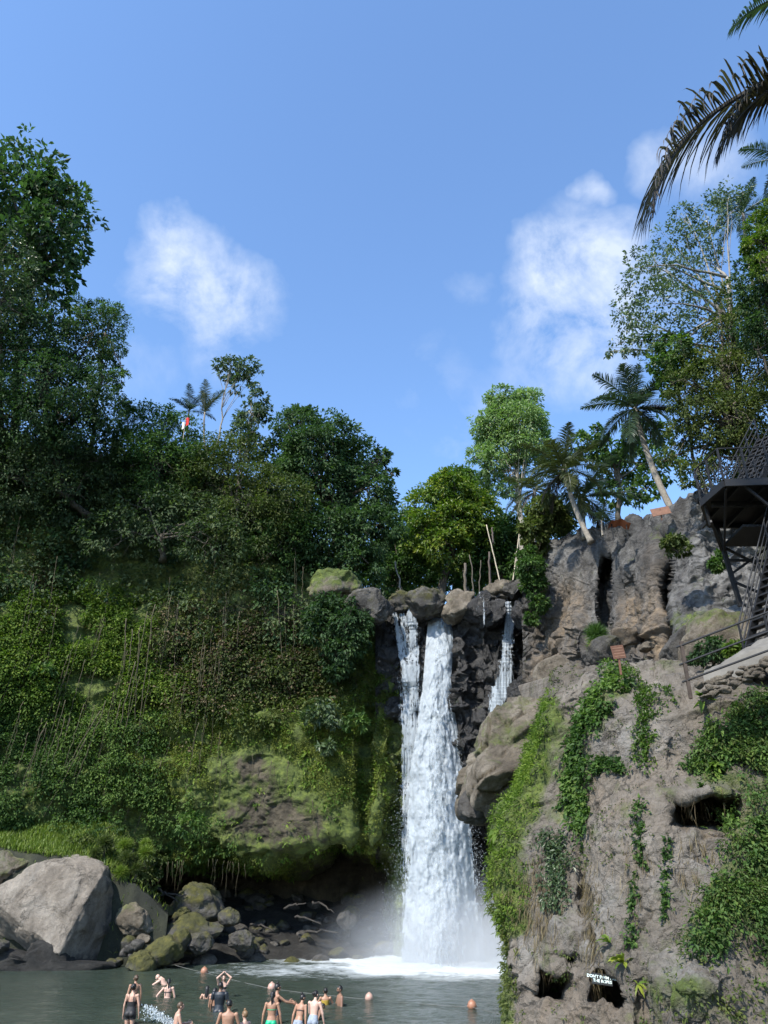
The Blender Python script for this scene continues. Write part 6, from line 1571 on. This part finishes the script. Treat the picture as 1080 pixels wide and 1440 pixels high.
    fq = np.array([p.vertices[:] for p in me.polygons if len(p.vertices) == 4])
    C = ((V - piv) @ Rl + piv) / H; lowr = V / H
    cz = np.where(V[:, 2] / H < .53, lowr[:, 2], C[:, 2]); cx = np.abs(C[:, 0]); cy = C[:, 1]
    for (name, reg, mat, off) in wear:
        sel = reg(cx, cy, cz, C[:, 0])
        fs = fq[sel[fq].all(1)]
        if len(fs) < 5: continue
        ids = np.unique(fs); mp = np.full(n, -1); mp[ids] = np.arange(len(ids))
        mesh_obj(name, V[ids] + Nn[ids] * off * H, mp[fs], FB[mat], root, True)
    hb = MB()
    def hp(c, r, cut=None):
        Vv, f = ellip(c, r, 4)
        if cut is not None:
            kp = cut(Vv); f = f[kp[f].any(1)]
        hb.add(ht(Vv), f)
    hm, style = hair
    if style != 'bald':
        hp((0, .002, .942), (.0505, .0595, .0625), lambda v: ((v[:, 1] < .030) | (v[:, 2] > .966)) & (v[:, 2] > (.918 if style == 'short' else .895)))
        if style == 'bun': hp((0, -.035, 1.0), (.028, .028, .026))
        if style == 'topknot': hp((0, -.005, 1.012), (.024, .024, .024))
        if style == 'lowbun': hp((0, -.062, .945), (.028, .026, .028))
        if style == 'pony':
            Vv, f = loft([((0, -.050, .97), .012, .012), ((0, -.066, .94), .022, .018), ((0, -.066, .88), .020, .016), ((0, -.058, .82), .014, .012), ((0, -.054, .78), .004, .004)], 10); hb.add(ht(Vv), f)
        if style == 'long':
            Vv, f = loft([((0, -.012, .975), .046, .046), ((0, -.022, .93), .052, .044), ((0, -.034, .87), .050, .034), ((0, -.046, .80), .046, .022), ((0, -.052, .75), .030, .012), ((0, -.052, .73), .01, .005)], 16); hb.add(ht(Vv), f)
        o = hb.build('hair', HR[hm], root, True)
    for s in (-1, 1):
        Vv, f = ellip((s * .018, .0575, .931), (.006, .004, .004), 2); o = mesh_obj('eye', ht(Vv), f, EYE, root, True)
    if extra: extra(root, ht, lt, H)
    bpy.context.view_layer.update()
    hz = float((ht(np.array([[0, .008, .998]])))[0][2]); hxy = ht(np.array([[0, .008, .998]]))[0][:2]
    R2 = rotz(yaw)[:2, :2]; o2 = R2 @ hxy
    root.location = (top[0] - o2[0], top[1] - o2[1], top[2] - hz); root.rotation_euler = (0, 0, yaw)
    return root
torso = lambda x: x < .108
one_piece = lambda cx, cy, cz, sx: (cz > .455) & (cz < np.where(cy < 0, .66, .75)) & (cx < .104)
low_back = lambda cx, cy, cz, sx: (cz > .455) & (cz < np.where(cy < 0, .605, .745)) & (cx < .104)
straps = lambda cx, cy, cz, sx: (np.abs(cx - .048) < .008) & (cz > .64) & (cz < .84)
dress = lambda cx, cy, cz, sx: (cz > .405) & (cz < np.where(cy < 0, .70, .75)) & (cx < .125)
bik_top = lambda cx, cy, cz, sx: (cz > .700) & (cz < np.where(cy < 0, .722, .748)) & (cx < .100)
bik_low = lambda cx, cy, cz, sx: (cz > .455) & (cz < .548) & (cx < .108)
shorts = lambda cx, cy, cz, sx: (cz > .335) & (cz < .555) & (cx < .125)
tee = lambda cx, cy, cz, sx: (cz > .47) & (cz < .835) & (cx < np.where(cz > .70, .20, .112))
BT = lambda m: ('bikini_top', bik_top, m, .005); BL = lambda m: ('bikini_bottom', bik_low, m, .005)
TOWARD = PI
person('woman in a black low backed swim dress seen from behind, thigh deep', 189, 1383, 29.6, 1.66, -.15, 'fair', [('swim_dress', dress, 'black', .012), ('strap', straps, 'black', .006)], ('black', 'lowbun'), arms={'R': ((.26, .05, -1), (.02, .25, -1))})
person('woman half hidden behind the one in the black swim dress', 192, 1371, 33.5, 1.66, .5, 'tan', [BT('black'), BL('black')], ('brown', 'lowbun'))
person('bald man swimming with only head and shoulders out', 222, 1370, 41.0, 1.75, 1.35, 'pale', [('shorts', shorts, 'navy', .008)], ('black', 'bald'), False, lean=.9, headtilt=-.75, arms={'L': ((-.5, .9, .3), (-.3, 1, 0)), 'R': ((.6, .3, .9), (.3, 1, .2))})
person('pale woman in a black bikini leaning on both arms, waist deep', 238, 1376, 36.4, 1.68, .25, 'pale', [BT('black'), ('strap', straps, 'black', .005), BL('black')], ('black', 'pony'), arms={'L': ((-.75, .1, -.8), (-.55, .2, -1)), 'R': ((.35, .15, -1), (.25, .2, -1))}, lean=.12)
person('bare chested man with raised forearms beside the water splash', 254, 1409, 28.2, 1.72, -1.2, 'fair', [('shorts', shorts, 'plum', .01)], ('brown', 'short'), False, lean=.15, arms={'L': ((-.2, .45, -.9), (.25, 1, .25)), 'R': ((.2, .45, -.9), (-.2, 1, .15))}, headtilt=-.3)
person('small woman in a black bikini top seen from behind, chest deep', 292, 1386, 35.8, 1.60, .05, 'fair', [BT('black'), ('strap', straps, 'black', .005), BL('black')], ('black', 'long'), arms={'L': ((-.6, .3, -1), (-.7, .4, -.6)), 'R': ((.6, .3, -1), (.7, .4, -.6))})
person('woman facing the camera with both hands raised to her wet hair', 315, 1370, 36.2, 1.68, TOWARD + .35, 'pale', [BT('black'), BL('black')], ('brown', 'long'), arms={'L': ((-.32, .5, .75), (.72, -.25, .55)), 'R': ((.32, .5, .75), (-.72, -.25, .55))})
person('man in a soaked black t-shirt seen from behind', 311, 1381, 32.4, 1.80, -.1, 'brown', [('t_shirt', tee, 'navy', .014), ('shorts', shorts, 'navy', .012)], ('black', 'short'), False, arms={'L': ((-.25, .1, -1), (-.12, .4, -1)), 'R': ((.3, .05, -1), (.25, .2, -1))})
person('woman with long dark hair close on the left of the man in the black t-shirt', 303, 1389, 33.0, 1.62, -.5, 'tan', [('swimsuit', one_piece, 'black', .006)], ('black', 'long'), arms={'L': ((-.3, .2, -1), (-.1, .4, -.9))})
person('broad shouldered tanned man seen from behind at the bottom edge', 323, 1406, 26.6, 1.78, .05, 'tan', [('shorts', shorts, 'navy', .01)], ('black', 'short'), False, arms={'L': ((-.35, .2, -1), (-.1, .5, -.8)), 'R': ((.35, .2, -1), (.1, .5, -.8))})
person('woman with a messy light brown topknot at the bottom edge', 344, 1421, 26.9, 1.60, .9, 'pale', [BT('black'), BL('black')], ('blond', 'topknot'), headtilt=.25, arms={'L': ((-.5, .6, -.6), (.2, 1, -.1)), 'R': ((.4, .5, -.8), (-.1, 1, -.2))})
person('woman in a bright green bikini seen from behind', 384, 1394, 28.6, 1.68, -.05, 'tan', [BT('green'), BL('green')], ('black', 'pony'), arms={'L': ((-.3, .05, -1), (-.12, .15, -1)), 'R': ((.3, .05, -1), (.16, .2, -1))})
person('dark haired woman stretching one arm out to the right', 391, 1383, 29.8, 1.72, -1.15, 'tan', [('swimsuit', one_piece, 'navy', .006)], ('black', 'topknot'), arms={'R': ((.1, .8, -.5), (-.05, 1, -.22)), 'L': ((-.15, .9, -.55), (.0, 1, -.15))})
person('bather with a black bikini strap bending beside the woman in grey', 427, 1398, 29.9, 1.66, -.5, 'tan', [BT('black'), BL('grey')], ('black', 'bun'), lean=.3, headyaw=-.5)
person('woman in a grey low backed swimsuit leaning to the right', 445, 1393, 29.2, 1.70, -.35, 'pale', [('swimsuit', low_back, 'grey', .006)], ('black', 'lowbun'), lean=.22, arms={'R': ((.35, .25, -1), (.1, .5, -.9)), 'L': ((-.1, .5, -.9), (.2, .7, -.7))}, headyaw=-.4)
person('bather in a mustard yellow top, shoulder deep', 458, 1389, 34.2, 1.66, .1, 'tan', [('top', lambda cx, cy, cz, sx: (cz > .60) & (cz < .765) & (cx < .1), 'mustard', .006), BL('black')], ('black', 'lowbun'), arms={'L': ((-.5, .4, -.8), (-.1, 1, -.3)), 'R': ((.5, .4, -.8), (.1, 1, -.3))})
person('dark child crouching low in the water behind the woman in grey', 455, 1411, 30.6, 1.2, -1.3, 'brown', [('swimsuit', one_piece, 'black', .008)], ('black', 'short'), lean=.5, headtilt=-.4)
def shades(root, ht, lt, H):
    mb = MB()
    for s in (-1, 1): V, f = ellip((s * .019, .062, .931), (.014, .006, .010), 2); mb.add(ht(V), f)
    mb.tube(ht(np.array([[-.03, .062, .934], [0, .068, .935], [.03, .062, .934]])), .0035 * H, 6)
    mb.build('sunglasses', EYE, root, True)
    V, f = ellip((0, .030, .892), (.034, .036, .026)); V[:, 2] = np.minimum(V[:, 2], .903); mesh_obj('beard', ht(V), f, HR['black'], root, True)
person('bearded man in sunglasses turned sideways, chest deep', 478, 1386, 33.9, 1.78, 1.9, 'brown', [('shorts', shorts, 'navy', .01)], ('black', 'short'), False, extra=shades, arms={'L': ((-.3, .1, -1), (-.1, .4, -.9)), 'R': ((.4, .2, -1), (.2, .5, -.8))})
# splash thrown up beside the man with raised forearms
n = 900; tt = RNG.random(n); x = 204 + 44 * tt + RNG.normal(size=n) * 4; y = 1440 - 26 * (1 - tt) ** .8 * RNG.random(n) ** .5 - 2 + 4 * tt
P = W(x, y, 28.6 + RNG.normal(size=n) * .25)
sp_ = thing('splash', 'burst of splashed water between the black swim dress and the bare chested man', 'splash', P.mean(0))
o = drops(P, RNG.uniform(.012, .045, n), .9, 'spray', None); under(sp_, o); o['kind'] = 'stuff'

# rings and froth on the water round everyone standing in it
wm = wo.data; n = len(wm.vertices); cz = np.empty(n * 3, np.float32); wm.vertices.foreach_get('co', cz); cz = cz.reshape(-1, 3)
fa = np.empty(n, np.float32); wm.attributes['foam'].data.foreach_get('value', fa)
for o in [q for q in COL.objects if q.get('category') in ('person', 'buoy')]:
    r = np.hypot(cz[:, 0] - o.location[0], cz[:, 1] - o.location[1]); k = 1.0 if o['category'] == 'person' else .4
    cz[:, 2] += k * .035 * np.sin(r * 7.5 + o.location[0]) * np.exp(-r / 1.1); fa += k * .30 * np.exp(-(r / .55) ** 2)
wm.vertices.foreach_set('co', cz.ravel()); wm.attributes['foam'].data.foreach_set('value', fa); wm.update()
